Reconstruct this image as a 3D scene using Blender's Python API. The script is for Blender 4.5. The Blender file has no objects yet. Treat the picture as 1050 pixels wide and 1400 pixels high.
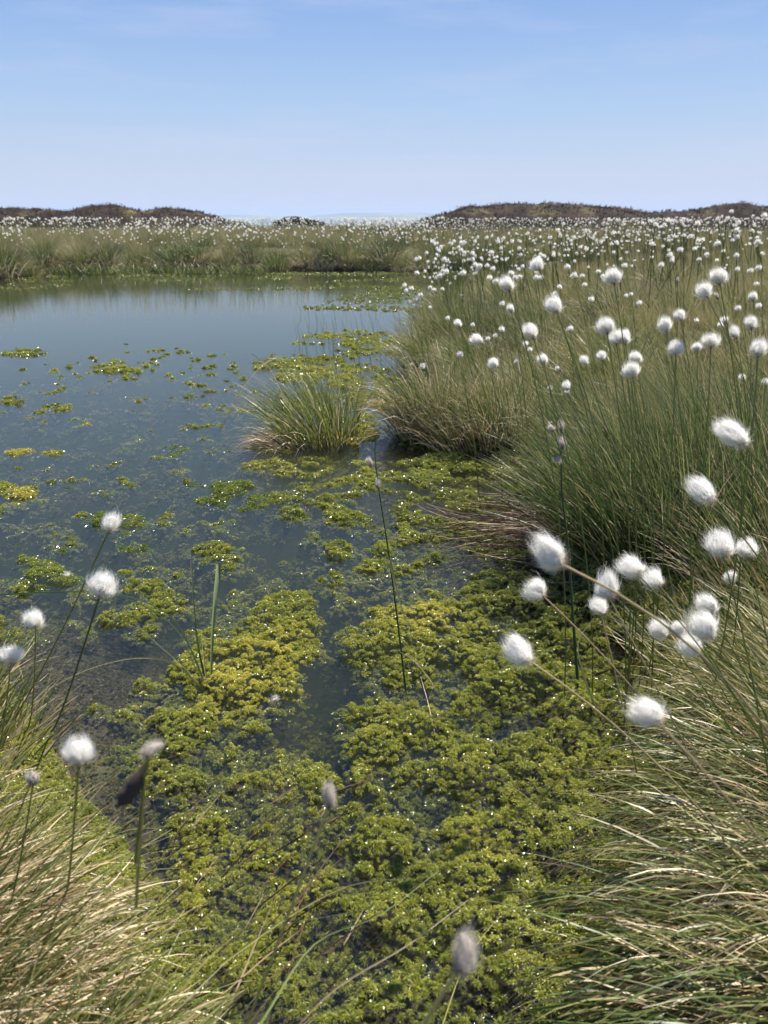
import bpy, math, random
import numpy as np
from mathutils import Vector, Matrix

# ------------------------------------------------------------------ camera, light, exposure
S = bpy.context.scene
H = 0.95
PITCH = math.atan(400 / 1050)
FPX = 1050.0
CP, SP = math.cos(PITCH), math.sin(PITCH)
cam_d = bpy.data.cameras.new('camera')
cam = bpy.data.objects.new('camera', cam_d)
S.collection.objects.link(cam)
cam.location = (0, 0, H)
cam.rotation_euler = (math.pi / 2 - PITCH, 0, 0)
cam_d.sensor_fit = 'VERTICAL'
cam_d.sensor_height = 36.0
cam_d.sensor_width = 27.0
cam_d.lens = 27.0
cam_d.clip_start = 0.02
cam_d.clip_end = 30000
cam_d.dof.use_dof = True
cam_d.dof.focus_distance = 1.9
cam_d.dof.aperture_fstop = 8.0
S.camera = cam

SUN_EL, SUN_AZ = math.radians(56), math.radians(40)      # azimuth clockwise from +Y (view direction)
world = bpy.data.worlds.new('World')
S.world = world
world.use_nodes = True
nt = world.node_tree
nt.nodes.clear()
sky = nt.nodes.new('ShaderNodeTexSky')
sky.sky_type = 'NISHITA'
sky.sun_disc = False
sky.sun_elevation = SUN_EL
sky.sun_rotation = SUN_AZ
sky.altitude = 300
sky.air_density = 1.0
sky.dust_density = 0.6
sky.ozone_density = 2.2
# faint high cirrus laid over the sky
tc = nt.nodes.new('ShaderNodeTexCoord')
mp = nt.nodes.new('ShaderNodeMapping')
mp.inputs['Scale'].default_value = (2.2, 2.2, 16.0)
mp.inputs['Rotation'].default_value = (0.03, -0.05, 0)
nz = nt.nodes.new('ShaderNodeTexNoise')
nz.inputs['Scale'].default_value = 1.6
nz.inputs['Detail'].default_value = 6
nz.inputs['Roughness'].default_value = 0.6
rp = nt.nodes.new('ShaderNodeValToRGB')
rp.color_ramp.elements[0].position = 0.52
rp.color_ramp.elements[0].color = (0, 0, 0, 1)
rp.color_ramp.elements[1].position = 0.85
rp.color_ramp.elements[1].color = (1, 1, 1, 1)
mm = nt.nodes.new('ShaderNodeMath'); mm.operation = 'MULTIPLY'; mm.inputs[1].default_value = 0.50
mx = nt.nodes.new('ShaderNodeMix'); mx.data_type = 'RGBA'
mx.inputs['B'].default_value = (4.2, 4.4, 5.5, 1)
bg = nt.nodes.new('ShaderNodeBackground')
bg.inputs['Strength'].default_value = 0.067
wo = nt.nodes.new('ShaderNodeOutputWorld')
nt.links.new(tc.outputs['Generated'], mp.inputs['Vector'])
nt.links.new(mp.outputs['Vector'], nz.inputs['Vector'])
nt.links.new(nz.outputs['Fac'], rp.inputs['Fac'])
nt.links.new(rp.outputs['Color'], mm.inputs[0])
nt.links.new(mm.outputs[0], mx.inputs['Factor'])
# haze-softened gradient: what the hazy summer sky of the picture shows, carried on to the zenith
sx = nt.nodes.new('ShaderNodeSeparateXYZ')
nt.links.new(tc.outputs['Generated'], sx.inputs[0])
gr = nt.nodes.new('ShaderNodeValToRGB')
for pos, col in ((0.0, (3.75, 4.05, 4.8)), (0.05, (3.5, 4.0, 4.9)), (0.12, (2.6, 3.65, 5.2)), (0.22, (1.65, 2.75, 4.95)), (0.5, (0.85, 1.9, 4.6)), (1.0, (0.5, 1.2, 3.4))):
    el = gr.color_ramp.elements[0] if pos == 0 else (gr.color_ramp.elements[-1] if pos == 1 else gr.color_ramp.elements.new(pos))
    el.color = (*col, 1)
nt.links.new(sx.outputs['Z'], gr.inputs['Fac'])
ms0 = nt.nodes.new('ShaderNodeMix'); ms0.data_type = 'RGBA'; ms0.inputs['Factor'].default_value = 0.95
nt.links.new(sky.outputs['Color'], ms0.inputs['A'])
nt.links.new(gr.outputs['Color'], ms0.inputs['B'])
nt.links.new(ms0.outputs['Result'], mx.inputs['A'])
nt.links.new(mx.outputs['Result'], bg.inputs['Color'])
nt.links.new(bg.outputs[0], wo.inputs['Surface'])

sun_d = bpy.data.lights.new('sun', 'SUN')
sun_d.energy = 5.0
sun_d.angle = math.radians(0.53)
sun_d.color = (1.0, 0.95, 0.87)
sun = bpy.data.objects.new('sun', sun_d)
S.collection.objects.link(sun)
sv = Vector((math.sin(SUN_AZ) * math.cos(SUN_EL), math.cos(SUN_AZ) * math.cos(SUN_EL), math.sin(SUN_EL)))
sun.rotation_euler = sv.to_track_quat('Z', 'Y').to_euler()

S.view_settings.view_transform = 'Standard'
S.view_settings.look = 'None'
S.view_settings.exposure = 1.28
S.view_settings.gamma = 1.0
S.view_settings.use_curve_mapping = False
S.render.engine = 'CYCLES'
S.cycles.use_denoising = True
S.cycles.max_bounces = 8
S.cycles.diffuse_bounces = 5
S.cycles.glossy_bounces = 3
S.cycles.transmission_bounces = 4
S.cycles.transparent_max_bounces = 12
S.cycles.volume_bounces = 0
S.cycles.caustics_reflective = False
S.cycles.caustics_refractive = False
S.cycles.sample_clamp_indirect = 6.0

# ------------------------------------------------------------------ helpers
rs = np.random.RandomState(7)
rnd = random.Random(11)


def ray(px, py):
    x = (px - 525) / FPX
    y = (700 - py) / FPX
    return np.array([x, CP + y * SP, -SP + y * CP])


def W(px, py, z=0.0):
    d = ray(px, py)
    t = (z - H) / d[2]
    return np.array([d[0] * t, d[1] * t, z])


def D(px, py, dep):
    return np.array([0, 0, H]) + ray(px, py) * dep


def PXV(P):
    """world points (n,3) -> reference pixels"""
    X, Y, Z = P[:, 0], P[:, 1], P[:, 2] - H
    dep = Y * CP - Z * SP
    up = Y * SP + Z * CP
    return 525 + FPX * X / dep, 700 - FPX * up / dep, dep


def _hash(ix, iy, seed):
    h = (ix.astype(np.int64) * 374761393 + iy.astype(np.int64) * 668265263 + seed * 1442695041) & 0xffffffff
    h = ((h ^ (h >> 13)) * 1274126177) & 0xffffffff
    h = h ^ (h >> 16)
    return (h & 0xffff) / 65535.0


def noise(x, y, sc, seed=0, octv=3):
    out = 0.0
    a = 1.0
    tot = 0.0
    for o in range(octv):
        X = x / sc * 2 ** o + 17.3 * o
        Y = y / sc * 2 ** o - 9.1 * o
        ix, iy = np.floor(X), np.floor(Y)
        fx, fy = X - ix, Y - iy
        fx = fx * fx * (3 - 2 * fx)
        fy = fy * fy * (3 - 2 * fy)
        v = (_hash(ix, iy, seed + o) * (1 - fx) + _hash(ix + 1, iy, seed + o) * fx) * (1 - fy) + \
            (_hash(ix, iy + 1, seed + o) * (1 - fx) + _hash(ix + 1, iy + 1, seed + o) * fx) * fy
        out = out + a * v
        tot += a
        a *= 0.5
    return out / tot


def sstep(a, b, x):
    t = np.clip((x - a) / (b - a), 0, 1)
    return t * t * (3 - 2 * t)


def mesh_np(name, V, F, mats, attrs=None, smooth=True, fmat=None):
    """V (n,3); F list of (m,k) int arrays; attrs {name: per-vertex float}"""
    me = bpy.data.meshes.new(name)
    V = np.asarray(V, dtype=np.float32)
    me.vertices.add(len(V))
    me.vertices.foreach_set('co', V.ravel())
    tot = sum(len(f) for f in F)
    if tot:
        ls = np.concatenate([np.full(len(f), f.shape[1]) for f in F])
        idx = np.concatenate([f.ravel() for f in F]).astype(np.int32)
        st = np.concatenate([[0], np.cumsum(ls)[:-1]]).astype(np.int32)
        me.loops.add(len(idx))
        me.loops.foreach_set('vertex_index', idx)
        me.polygons.add(tot)
        me.polygons.foreach_set('loop_start', st)
        me.polygons.foreach_set('loop_total', ls.astype(np.int32))
        me.polygons.foreach_set('use_smooth', np.full(tot, smooth))
        if fmat is not None:
            me.polygons.foreach_set('material_index', np.asarray(fmat, dtype=np.int32))
    for m in (mats if isinstance(mats, (list, tuple)) else [mats]):
        me.materials.append(m)
    for k, v in (attrs or {}).items():
        at = me.attributes.new(k, 'FLOAT', 'POINT')
        at.data.foreach_set('value', np.asarray(v, dtype=np.float32))
    me.update()
    me.validate()
    return me


def link(name, me, parent=None, loc=None, **props):
    o = bpy.data.objects.new(name, me)
    S.collection.objects.link(o)
    if parent is not None:
        o.parent = parent
    if loc is not None:
        o.location = loc
    for k, v in props.items():
        if v:
            o[k] = v
    return o


def empty(name, loc, label, category, group=None, kind=None):
    o = bpy.data.objects.new(name, None)
    o.empty_display_size = 0.05
    S.collection.objects.link(o)
    o.location = [float(c) for c in loc]
    o['label'] = label
    o['category'] = category
    if group:
        o['group'] = group
    if kind:
        o['kind'] = kind
    return o


# ------------------------------------------------------------------ materials
def nodes_for(name):
    m = bpy.data.materials.new(name)
    m.use_nodes = True
    t = m.node_tree
    t.nodes.clear()
    out = t.nodes.new('ShaderNodeOutputMaterial')
    return m, t, out


def ramp(t, src, stops):
    r = t.nodes.new('ShaderNodeValToRGB')
    el = r.color_ramp.elements
    while len(el) < len(stops):
        el.new(0.5)
    for e, (p, c) in zip(el, stops):
        e.position = p
        e.color = (*c, 1)
    t.links.new(src, r.inputs['Fac'])
    return r.outputs['Color']


def attr(t, name, inst=False):
    a = t.nodes.new('ShaderNodeAttribute')
    a.attribute_name = name
    a.attribute_type = 'INSTANCER' if inst else 'GEOMETRY'
    return a.outputs['Fac']


def mixc(t, f, a, b, mode='MIX'):
    n = t.nodes.new('ShaderNodeMix')
    n.data_type = 'RGBA'
    n.blend_type = mode
    for s, v in (('Factor', f), ('A', a), ('B', b)):
        if hasattr(v, 'links') or isinstance(v, bpy.types.NodeSocket):
            t.links.new(v, n.inputs[s])
        elif s == 'Factor':
            n.inputs[s].default_value = v
        else:
            n.inputs[s].default_value = (*v, 1)
    return n.outputs['Result']


def leafy(t, out, col, rough=0.45, spec=0.4, trans=0.35, tcol=None, normal=None):
    p = t.nodes.new('ShaderNodeBsdfPrincipled')
    p.inputs['Roughness'].default_value = rough
    p.inputs['Specular IOR Level'].default_value = spec
    t.links.new(col, p.inputs['Base Color'])
    tr = t.nodes.new('ShaderNodeBsdfTranslucent')
    t.links.new(tcol if tcol is not None else col, tr.inputs['Color'])
    mix = t.nodes.new('ShaderNodeMixShader')
    mix.inputs[0].default_value = trans
    t.links.new(p.outputs[0], mix.inputs[1])
    t.links.new(tr.outputs[0], mix.inputs[2])
    t.links.new(mix.outputs[0], out.inputs['Surface'])
    if normal is not None:
        t.links.new(normal, p.inputs['Normal'])
        t.links.new(normal, tr.inputs['Normal'])
    return p


def blade_material(name, stops, tip, tip_from=0.7, base=(0.10, 0.08, 0.04), rough=0.4, trans=0.35, spec=0.45):
    m, t, out = nodes_for(name)
    c = ramp(t, attr(t, 'rnd'), stops)
    tt = attr(t, 't')
    mr = t.nodes.new('ShaderNodeMapRange')
    mr.inputs[1].default_value = tip_from
    mr.inputs[2].default_value = 1.0
    t.links.new(tt, mr.inputs[0])
    c = mixc(t, mr.outputs[0], c, tip)
    mb = t.nodes.new('ShaderNodeMapRange')
    mb.inputs[1].default_value = 0.0
    mb.inputs[2].default_value = 0.16
    mb.inputs[3].default_value = 0.75
    mb.inputs[4].default_value = 0.0
    t.links.new(tt, mb.inputs[0])
    c = mixc(t, mb.outputs[0], c, base)
    leafy(t, out, c, rough=rough, trans=trans, spec=spec)
    return m


M_GREEN = blade_material('green_blade', [(0.0, (0.050, 0.085, 0.018)), (0.35, (0.10, 0.14, 0.030)),
                                         (0.7, (0.17, 0.195, 0.050)), (1.0, (0.34, 0.31, 0.12))], (0.36, 0.29, 0.14), 0.75)
M_DARK = blade_material('dark_green_blade', [(0.0, (0.030, 0.062, 0.016)), (0.5, (0.068, 0.110, 0.030)),
                                             (0.82, (0.13, 0.16, 0.05)), (1.0, (0.36, 0.31, 0.15))], (0.22, 0.19, 0.09), 0.85)
M_STRAW = blade_material('straw_blade', [(0.0, (0.20, 0.12, 0.055)), (0.25, (0.40, 0.29, 0.15)),
                                         (0.6, (0.60, 0.48, 0.29)), (1.0, (0.74, 0.64, 0.45))], (0.55, 0.45, 0.30), 0.8,
                         base=(0.16, 0.10, 0.05), rough=0.5, trans=0.25, spec=0.3)
M_BROWN = blade_material('brown_litter', [(0.0, (0.035, 0.020, 0.012)), (0.5, (0.085, 0.046, 0.026)),
                                          (0.85, (0.20, 0.11, 0.06)), (1.0, (0.42, 0.32, 0.19))], (0.2, 0.12, 0.06), 0.8,
                         base=(0.06, 0.035, 0.02), rough=0.55, trans=0.15, spec=0.3)
M_FAR = blade_material('moor_blade', [(0.0, (0.085, 0.110, 0.030)), (0.4, (0.17, 0.175, 0.060)),
                                      (0.7, (0.31, 0.27, 0.13)), (1.0, (0.52, 0.44, 0.27))], (0.36, 0.29, 0.15), 0.6)


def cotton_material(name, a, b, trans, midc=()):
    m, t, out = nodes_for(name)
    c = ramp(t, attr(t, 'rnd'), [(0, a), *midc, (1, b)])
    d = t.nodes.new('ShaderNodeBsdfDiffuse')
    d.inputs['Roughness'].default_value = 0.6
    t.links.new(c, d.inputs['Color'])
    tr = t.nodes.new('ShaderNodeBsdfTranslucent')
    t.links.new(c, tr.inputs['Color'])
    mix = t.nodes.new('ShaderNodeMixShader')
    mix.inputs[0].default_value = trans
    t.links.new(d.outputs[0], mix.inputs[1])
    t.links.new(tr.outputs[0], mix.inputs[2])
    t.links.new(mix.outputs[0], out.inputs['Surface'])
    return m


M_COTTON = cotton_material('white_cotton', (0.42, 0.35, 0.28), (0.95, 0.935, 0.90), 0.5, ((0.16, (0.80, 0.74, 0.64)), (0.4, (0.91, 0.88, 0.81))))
M_SEEDS = cotton_material('brown_bract', (0.075, 0.055, 0.045), (0.22, 0.17, 0.13), 0.1)
M_RAGGED = cotton_material('dull_cotton', (0.30, 0.24, 0.18), (0.84, 0.77, 0.67), 0.4)


def stem_material(name, c0, c1):
    m, t, out = nodes_for(name)
    c = ramp(t, attr(t, 't'), [(0, c0), (1, c1)])
    leafy(t, out, c, rough=0.5, spec=0.2, trans=0.15)
    return m


M_STEM = stem_material('green_stem', (0.12, 0.15, 0.035), (0.17, 0.19, 0.06))
M_STEMTAN = stem_material('tan_stem', (0.20, 0.20, 0.07), (0.46, 0.35, 0.20))
M_STEMDARK = stem_material('dark_stem', (0.035, 0.065, 0.020), (0.06, 0.08, 0.03))
M_LEAF = stem_material('sedge_leaf', (0.13, 0.17, 0.045), (0.32, 0.37, 0.17))
M_LEAFY = stem_material('yellow_leaf', (0.30, 0.30, 0.08), (0.48, 0.42, 0.20))


def moss_material(name, stops, tipc, rough=0.24):
    m, t, out = nodes_for(name)
    c = ramp(t, attr(t, 'tint', True), stops)
    c = mixc(t, attr(t, 't'), c, mixc(t, 0.55, c, tipc))
    leafy(t, out, c, rough=rough, spec=0.55, trans=0.38)
    return m


M_MOSS = moss_material('sphagnum', [(0.0, (0.085, 0.120, 0.020)), (0.35, (0.200, 0.235, 0.032)),
                                    (0.7, (0.36, 0.365, 0.050)), (1.0, (0.58, 0.51, 0.090))], (0.42, 0.42, 0.12))
M_SUBMOSS = moss_material('sunken_sphagnum', [(0.0, (0.095, 0.060, 0.028)), (0.4, (0.17, 0.165, 0.030)),
                                              (1.0, (0.36, 0.36, 0.050))], (0.28, 0.27, 0.06), rough=0.5)

# ------------------------------------------------------------------ land form
POOL_PX = [(640, 1560), (420, 1480), (330, 1400), (270, 1300), (215, 1210), (140, 1120), (75, 1020), (10, 935), (-90, 870), (-320, 800),
           (-900, 640), (-1500, 450), (-800, 394), (-200, 386), (0, 381), (60, 374), (200, 371), (460, 369), (560, 372), (690, 366),
           (775, 371), (800, 384), (740, 398), (640, 404), (575, 440), (548, 505), (600, 532), (660, 556), (610, 566), (540, 578),
           (548, 604), (640, 622), (730, 634), (770, 680), (745, 720), (715, 760), (800, 830), (870, 900), (850, 1000),
           (815, 1080), (800, 1180), (790, 1280), (790, 1400), (760, 1560)]
POOL = np.array([W(x, y)[:2] for x, y in POOL_PX])


def sdist(x, y):
    """signed distance to the shore: positive on land, negative in the pool"""
    x = np.asarray(x, float); y = np.asarray(y, float)
    A = POOL
    B = np.roll(POOL, -1, 0)
    best = np.full(x.shape, 1e9)
    inside = np.zeros(x.shape, bool)
    for a, b in zip(A, B):
        e = b - a
        t = np.clip(((x - a[0]) * e[0] + (y - a[1]) * e[1]) / (e @ e), 0, 1)
        d = (x - a[0] - t * e[0]) ** 2 + (y - a[1] - t * e[1]) ** 2
        best = np.minimum(best, d)
        c = ((a[1] > y) != (b[1] > y)) & (x < (b[0] - a[0]) * (y - a[1]) / (b[1] - a[1] + 1e-12) + a[0])
        inside ^= c
    d = np.sqrt(best)
    return np.where(inside, -d, d)


def ground(x, y):
    x = np.asarray(x, float); y = np.asarray(y, float)
    s = sdist(x, y)
    r = np.hypot(x, y)
    n = noise(x, y, 0.5, 3) - 0.5
    rise = 0.05 * sstep(0, 0.12, s) + 0.10 * sstep(0.05, 0.7, s) + 0.16 * sstep(0.5, 2.6, s)
    # far bank: steeper step
    far = sstep(9, 12, r)
    rise = rise * (1 - far) + far * (0.14 * sstep(0, 0.30, s) + 0.20 * sstep(0.3, 2.5, s))
    land = rise + n * 0.06 * sstep(0.1, 1.0, s)
    land = land + 0.10 * (noise(x, y, 7.0, 5) - 0.5) * sstep(3, 10, s)
    bed = -0.02 - 0.30 * sstep(0.0, 0.9, -s) + n * 0.05
    z = np.where(s > 0, land, bed)
    rr = np.maximum(r - 70, 0)
    z = z - 0.02 * rr * sstep(0, 60, rr) * (r < 3000) - 60 * (r >= 3000)
    return z


def g1(x, y):
    return float(ground(np.array([x]), np.array([y]))[0])


fr = np.radians(np.linspace(-52, 52, 330))
bk = np.radians(np.linspace(52, 308, 60))[1:-1]
ang = np.concatenate([fr, bk])
rad = np.concatenate([[0.02], np.geomspace(0.3, 45, 330), np.geomspace(48, 9000, 40)])
AA, RR = np.meshgrid(ang, rad)
gx, gy = (np.sin(AA) * RR), (np.cos(AA) * RR)
gz = ground(gx.ravel(), gy.ravel())
nr, na = RR.shape
V = np.stack([gx.ravel(), gy.ravel(), gz], 1)
i = np.arange(nr - 1)[:, None] * na
j = np.arange(na)[None, :]
j2 = (j + 1) % na
Fq = np.stack([i + j, i + na + j, i + na + j2, i + j2], -1).reshape(-1, 4)

m, t, out = nodes_for('peat_and_turf')
geo = t.nodes.new('ShaderNodeNewGeometry')
sep = t.nodes.new('ShaderNodeSeparateXYZ')
t.links.new(geo.outputs['Position'], sep.inputs[0])
n1 = t.nodes.new('ShaderNodeTexNoise'); n1.inputs['Scale'].default_value = 3.0; n1.inputs['Detail'].default_value = 8
t.links.new(geo.outputs['Position'], n1.inputs['Vector'])
n2 = t.nodes.new('ShaderNodeTexNoise'); n2.inputs['Scale'].default_value = 60.0; n2.inputs['Detail'].default_value = 5
t.links.new(geo.outputs['Position'], n2.inputs['Vector'])
turf = ramp(t, n1.outputs['Fac'], [(0.3, (0.035, 0.030, 0.012)), (0.5, (0.07, 0.075, 0.022)), (0.7, (0.15, 0.13, 0.055))])
bedc = ramp(t, n1.outputs['Fac'], [(0.35, (0.022, 0.016, 0.010)), (0.55, (0.040, 0.033, 0.016)), (0.7, (0.075, 0.070, 0.022))])
mr = t.nodes.new('ShaderNodeMapRange')
mr.inputs[1].default_value = -0.03; mr.inputs[2].default_value = 0.06
t.links.new(sep.outputs['Z'], mr.inputs[0])
c = mixc(t, mr.outputs[0], bedc, turf)
c = mixc(t, 0.5, c, ramp(t, n2.outputs['Fac'], [(0.3, (0.5, 0.5, 0.5)), (0.7, (1.0, 1.0, 1.0))]), 'MULTIPLY')
sn = t.nodes.new('ShaderNodeSeparateXYZ'); t.links.new(geo.outputs['True Normal'], sn.inputs[0])
msl = t.nodes.new('ShaderNodeMapRange'); msl.inputs[1].default_value = 0.96; msl.inputs[2].default_value = 0.80
t.links.new(sn.outputs['Z'], msl.inputs[0])
c = mixc(t, msl.outputs[0], c, (0.028, 0.018, 0.012))
p = t.nodes.new('ShaderNodeBsdfPrincipled')
p.inputs['Roughness'].default_value = 0.85
p.inputs['Specular IOR Level'].default_value = 0.2
bmp = t.nodes.new('ShaderNodeBump'); bmp.inputs['Strength'].default_value = 0.6; bmp.inputs['Distance'].default_value = 0.01
t.links.new(n2.outputs['Fac'], bmp.inputs['Height'])
t.links.new(bmp.outputs[0], p.inputs['Normal'])
t.links.new(c, p.inputs['Base Color'])
t.links.new(p.outputs[0], out.inputs['Surface'])
link('ground', mesh_np('ground', V, [Fq], m), kind='structure')

# ------------------------------------------------------------------ where the moss lies (reference pixel, radii, cover)
MOSS = [(325, 895, 88, 80, 1.0), (290, 975, 75, 45, .9), (385, 860, 50, 45, .9), (370, 960, 45, 40, .85), (560, 900, 110, 70, 1.0), (650, 870, 120, 60, .85),
        (700, 960, 130, 130, .95), (600, 1060, 130, 110, .95), (590, 1200, 130, 200, .95), (720, 1200, 150, 200, 1.1), (650, 1350, 190, 140, 1.1),
        (800, 950, 90, 170, 1.0), (525, 985, 45, 40, .7), (560, 840, 45, 25, .9), (520, 1150, 40, 110, .7),
        (330, 1190, 120, 170, .80), (400, 1330, 110, 110, .82), (250, 1060, 80, 45, .72), (380, 1060, 60, 60, .72), (180, 1000, 70, 50, .25),
        (312, 668, 42, 17, .9), (300, 690, 30, 10, .6), (400, 690, 70, 28, .55), (440, 742, 55, 20, .7), (500, 700, 80, 35, .58), (520, 765, 60, 28, .75),
        (470, 648, 90, 22, .5), (385, 636, 60, 12, .6), (600, 740, 80, 45, .68), (640, 700, 60, 40, .6), (690, 665, 70, 40, .62), (570, 655, 80, 22, .4),
        (600, 805, 95, 30, .66), (700, 800, 80, 45, .85), (480, 800, 50, 25, .6), (650, 760, 70, 35, .6), (590, 690, 50, 30, .5),
        (18, 672, 46, 14, 1.0), (60, 660, 40, 7, .6), (40, 618, 48, 8, .75), (95, 657, 16, 4, .6), (230, 612, 22, 8, .55),
        (172, 722, 34, 22, .75), (150, 700, 20, 10, .5), (62, 775, 48, 22, .72), (20, 800, 40, 18, .5), (215, 797, 46, 16, .9), (200, 830, 60, 25, .45),
        (15, 860, 45, 36, .7), (255, 752, 70, 16, .5), (300, 770, 40, 14, .4), (110, 640, 60, 8, .3), (150, 850, 60, 20, .3), (210, 880, 60, 30, .4),
        (430, 505, 80, 20, .6), (470, 525, 85, 32, .58), (365, 500, 28, 14, .6), (500, 470, 60, 22, .5), (560, 551, 50, 13, 1.0), (540, 520, 40, 16, .45),
        (440, 598, 75, 10, 1.0), (490, 580, 20, 20, .8), (640, 628, 110, 12, .9), (700, 592, 70, 45, 1.0), (450, 462, 50, 12, .35),
        (590, 500, 40, 20, .5), (640, 540, 60, 14, 1.0), (270, 580, 20, 5, .4), (420, 560, 60, 20, .5),
        (200, 505, 160, 32, .17), (160, 507, 40, 10, .5), (35, 483, 36, 5, .8), (300, 530, 90, 40, .17), (100, 560, 110, 30, .15), (15, 548, 25, 8, .45),
        (400, 640, 300, 60, .16), (150, 700, 200, 80, .14), (250, 850, 250, 100, .2), (120, 790, 130, 60, .26), (130, 740, 230, 120, .24), (330, 800, 120, 60, .3),
        (760, 405, 60, 12, .9), (700, 430, 60, 10, .5)]
CUT = [(437, 880, 16, 75, 1.0), (445, 985, 24, 60, 1.0), (452, 1060, 18, 60, .7), (585, 690, 16, 12, .5), (350, 760, 60, 20, .5), (420, 800, 60, 16, .7),
       (720, 990, 30, 14, .45), (600, 850, 30, 7, .6), (130, 930, 95, 50, .8), (690, 1010, 24, 12, .3), (640, 945, 22, 9, .3)]


def cover(px, py):
    c = np.zeros(px.shape)
    for x, y, rx, ry, v in MOSS:
        d = np.sqrt(((px - x) / rx) ** 2 + ((py - y) / ry) ** 2)
        c = np.maximum(c, v * sstep(1.25, 0.6, d))
    for x, y, rx, ry, v in CUT:
        d = np.sqrt(((px - x) / rx) ** 2 + ((py - y) / ry) ** 2)
        c = c * (1 - v * sstep(1.3, 0.6, d))
    return c


# ------------------------------------------------------------------ water
wa = np.radians(np.linspace(-60, 60, 220))
wr = np.geomspace(0.32, 40, 260)
AA, RR = np.meshgrid(wa, wr)
x, y = np.sin(AA) * RR, np.cos(AA) * RR
P = np.stack([x.ravel(), y.ravel(), np.zeros(x.size)], 1)
px, py, _ = PXV(P)
mc = cover(px, py) * (RR.ravel() < 7)
nr, na = RR.shape
i = np.arange(nr - 1)[:, None] * na
j = np.arange(na - 1)[None, :]
Fq = np.stack([i + j, i + j + 1, i + na + j + 1, i + na + j], -1).reshape(-1, 4)
N = len(P)
ring = np.concatenate([np.arange(na), np.arange(1, nr) * na + na - 1, (nr - 1) * na + np.arange(na - 2, -1, -1), np.arange(nr - 2, 0, -1) * na])
Pb = P[ring].copy(); Pb[:, 2] = -0.75
k = np.arange(len(ring)); k2 = (k + 1) % len(ring)
side = np.stack([ring[k], N + k, N + k2, ring[k2]], -1)
cidx = N + len(ring)
Pc = np.array([[0, 8.0, -0.75]])
bot = np.stack([N + k2, N + k, np.full(len(k), cidx)], -1)
V = np.concatenate([P, Pb, Pc])
m, t, out = nodes_for('bog_water')
geo = t.nodes.new('ShaderNodeNewGeometry')
w1 = t.nodes.new('ShaderNodeTexNoise'); w1.inputs['Scale'].default_value = 9; w1.inputs['Detail'].default_value = 4
w2 = t.nodes.new('ShaderNodeTexNoise'); w2.inputs['Scale'].default_value = 95; w2.inputs['Detail'].default_value = 3
mpw = t.nodes.new('ShaderNodeMapping'); mpw.inputs['Scale'].default_value = (0.6, 1.5, 1)
t.links.new(geo.outputs['Position'], mpw.inputs[0])
t.links.new(mpw.outputs[0], w1.inputs['Vector'])
t.links.new(geo.outputs['Position'], w2.inputs['Vector'])
b1 = t.nodes.new('ShaderNodeBump'); b1.inputs['Strength'].default_value = 0.05; b1.inputs['Distance'].default_value = 0.02
t.links.new(w1.outputs['Fac'], b1.inputs['Height'])
b2 = t.nodes.new('ShaderNodeBump'); b2.inputs['Distance'].default_value = 0.004
mul = t.nodes.new('ShaderNodeMath'); mul.operation = 'MULTIPLY'; mul.inputs[1].default_value = 0.75
t.links.new(attr(t, 'moss'), mul.inputs[0])
t.links.new(mul.outputs[0], b2.inputs['Strength'])
t.links.new(w2.outputs['Fac'], b2.inputs['Height'])
t.links.new(b1.outputs[0], b2.inputs['Normal'])
fz = t.nodes.new('ShaderNodeFresnel'); fz.inputs['IOR'].default_value = 1.46
t.links.new(b2.outputs[0], fz.inputs['Normal'])
gl = t.nodes.new('ShaderNodeBsdfGlossy'); gl.inputs['Roughness'].default_value = 0.03
t.links.new(b2.outputs[0], gl.inputs['Normal'])
tr = t.nodes.new('ShaderNodeBsdfTransparent')
ms = t.nodes.new('ShaderNodeMixShader')
t.links.new(fz.outputs[0], ms.inputs[0]); t.links.new(tr.outputs[0], ms.inputs[1]); t.links.new(gl.outputs[0], ms.inputs[2])
t.links.new(ms.outputs[0], out.inputs['Surface'])
pv = t.nodes.new('ShaderNodeVolumePrincipled')
pv.inputs['Color'].default_value = (0.120, 0.150, 0.065, 1)
pv.inputs['Density'].default_value = 3.0
pv.inputs['Anisotropy'].default_value = 0.2
t.links.new(pv.outputs[0], out.inputs['Volume'])
link('water', mesh_np('water', V, [Fq, side, bot], m, {'moss': np.concatenate([mc, np.zeros(len(ring) + 1)])}), kind='structure')


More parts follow.
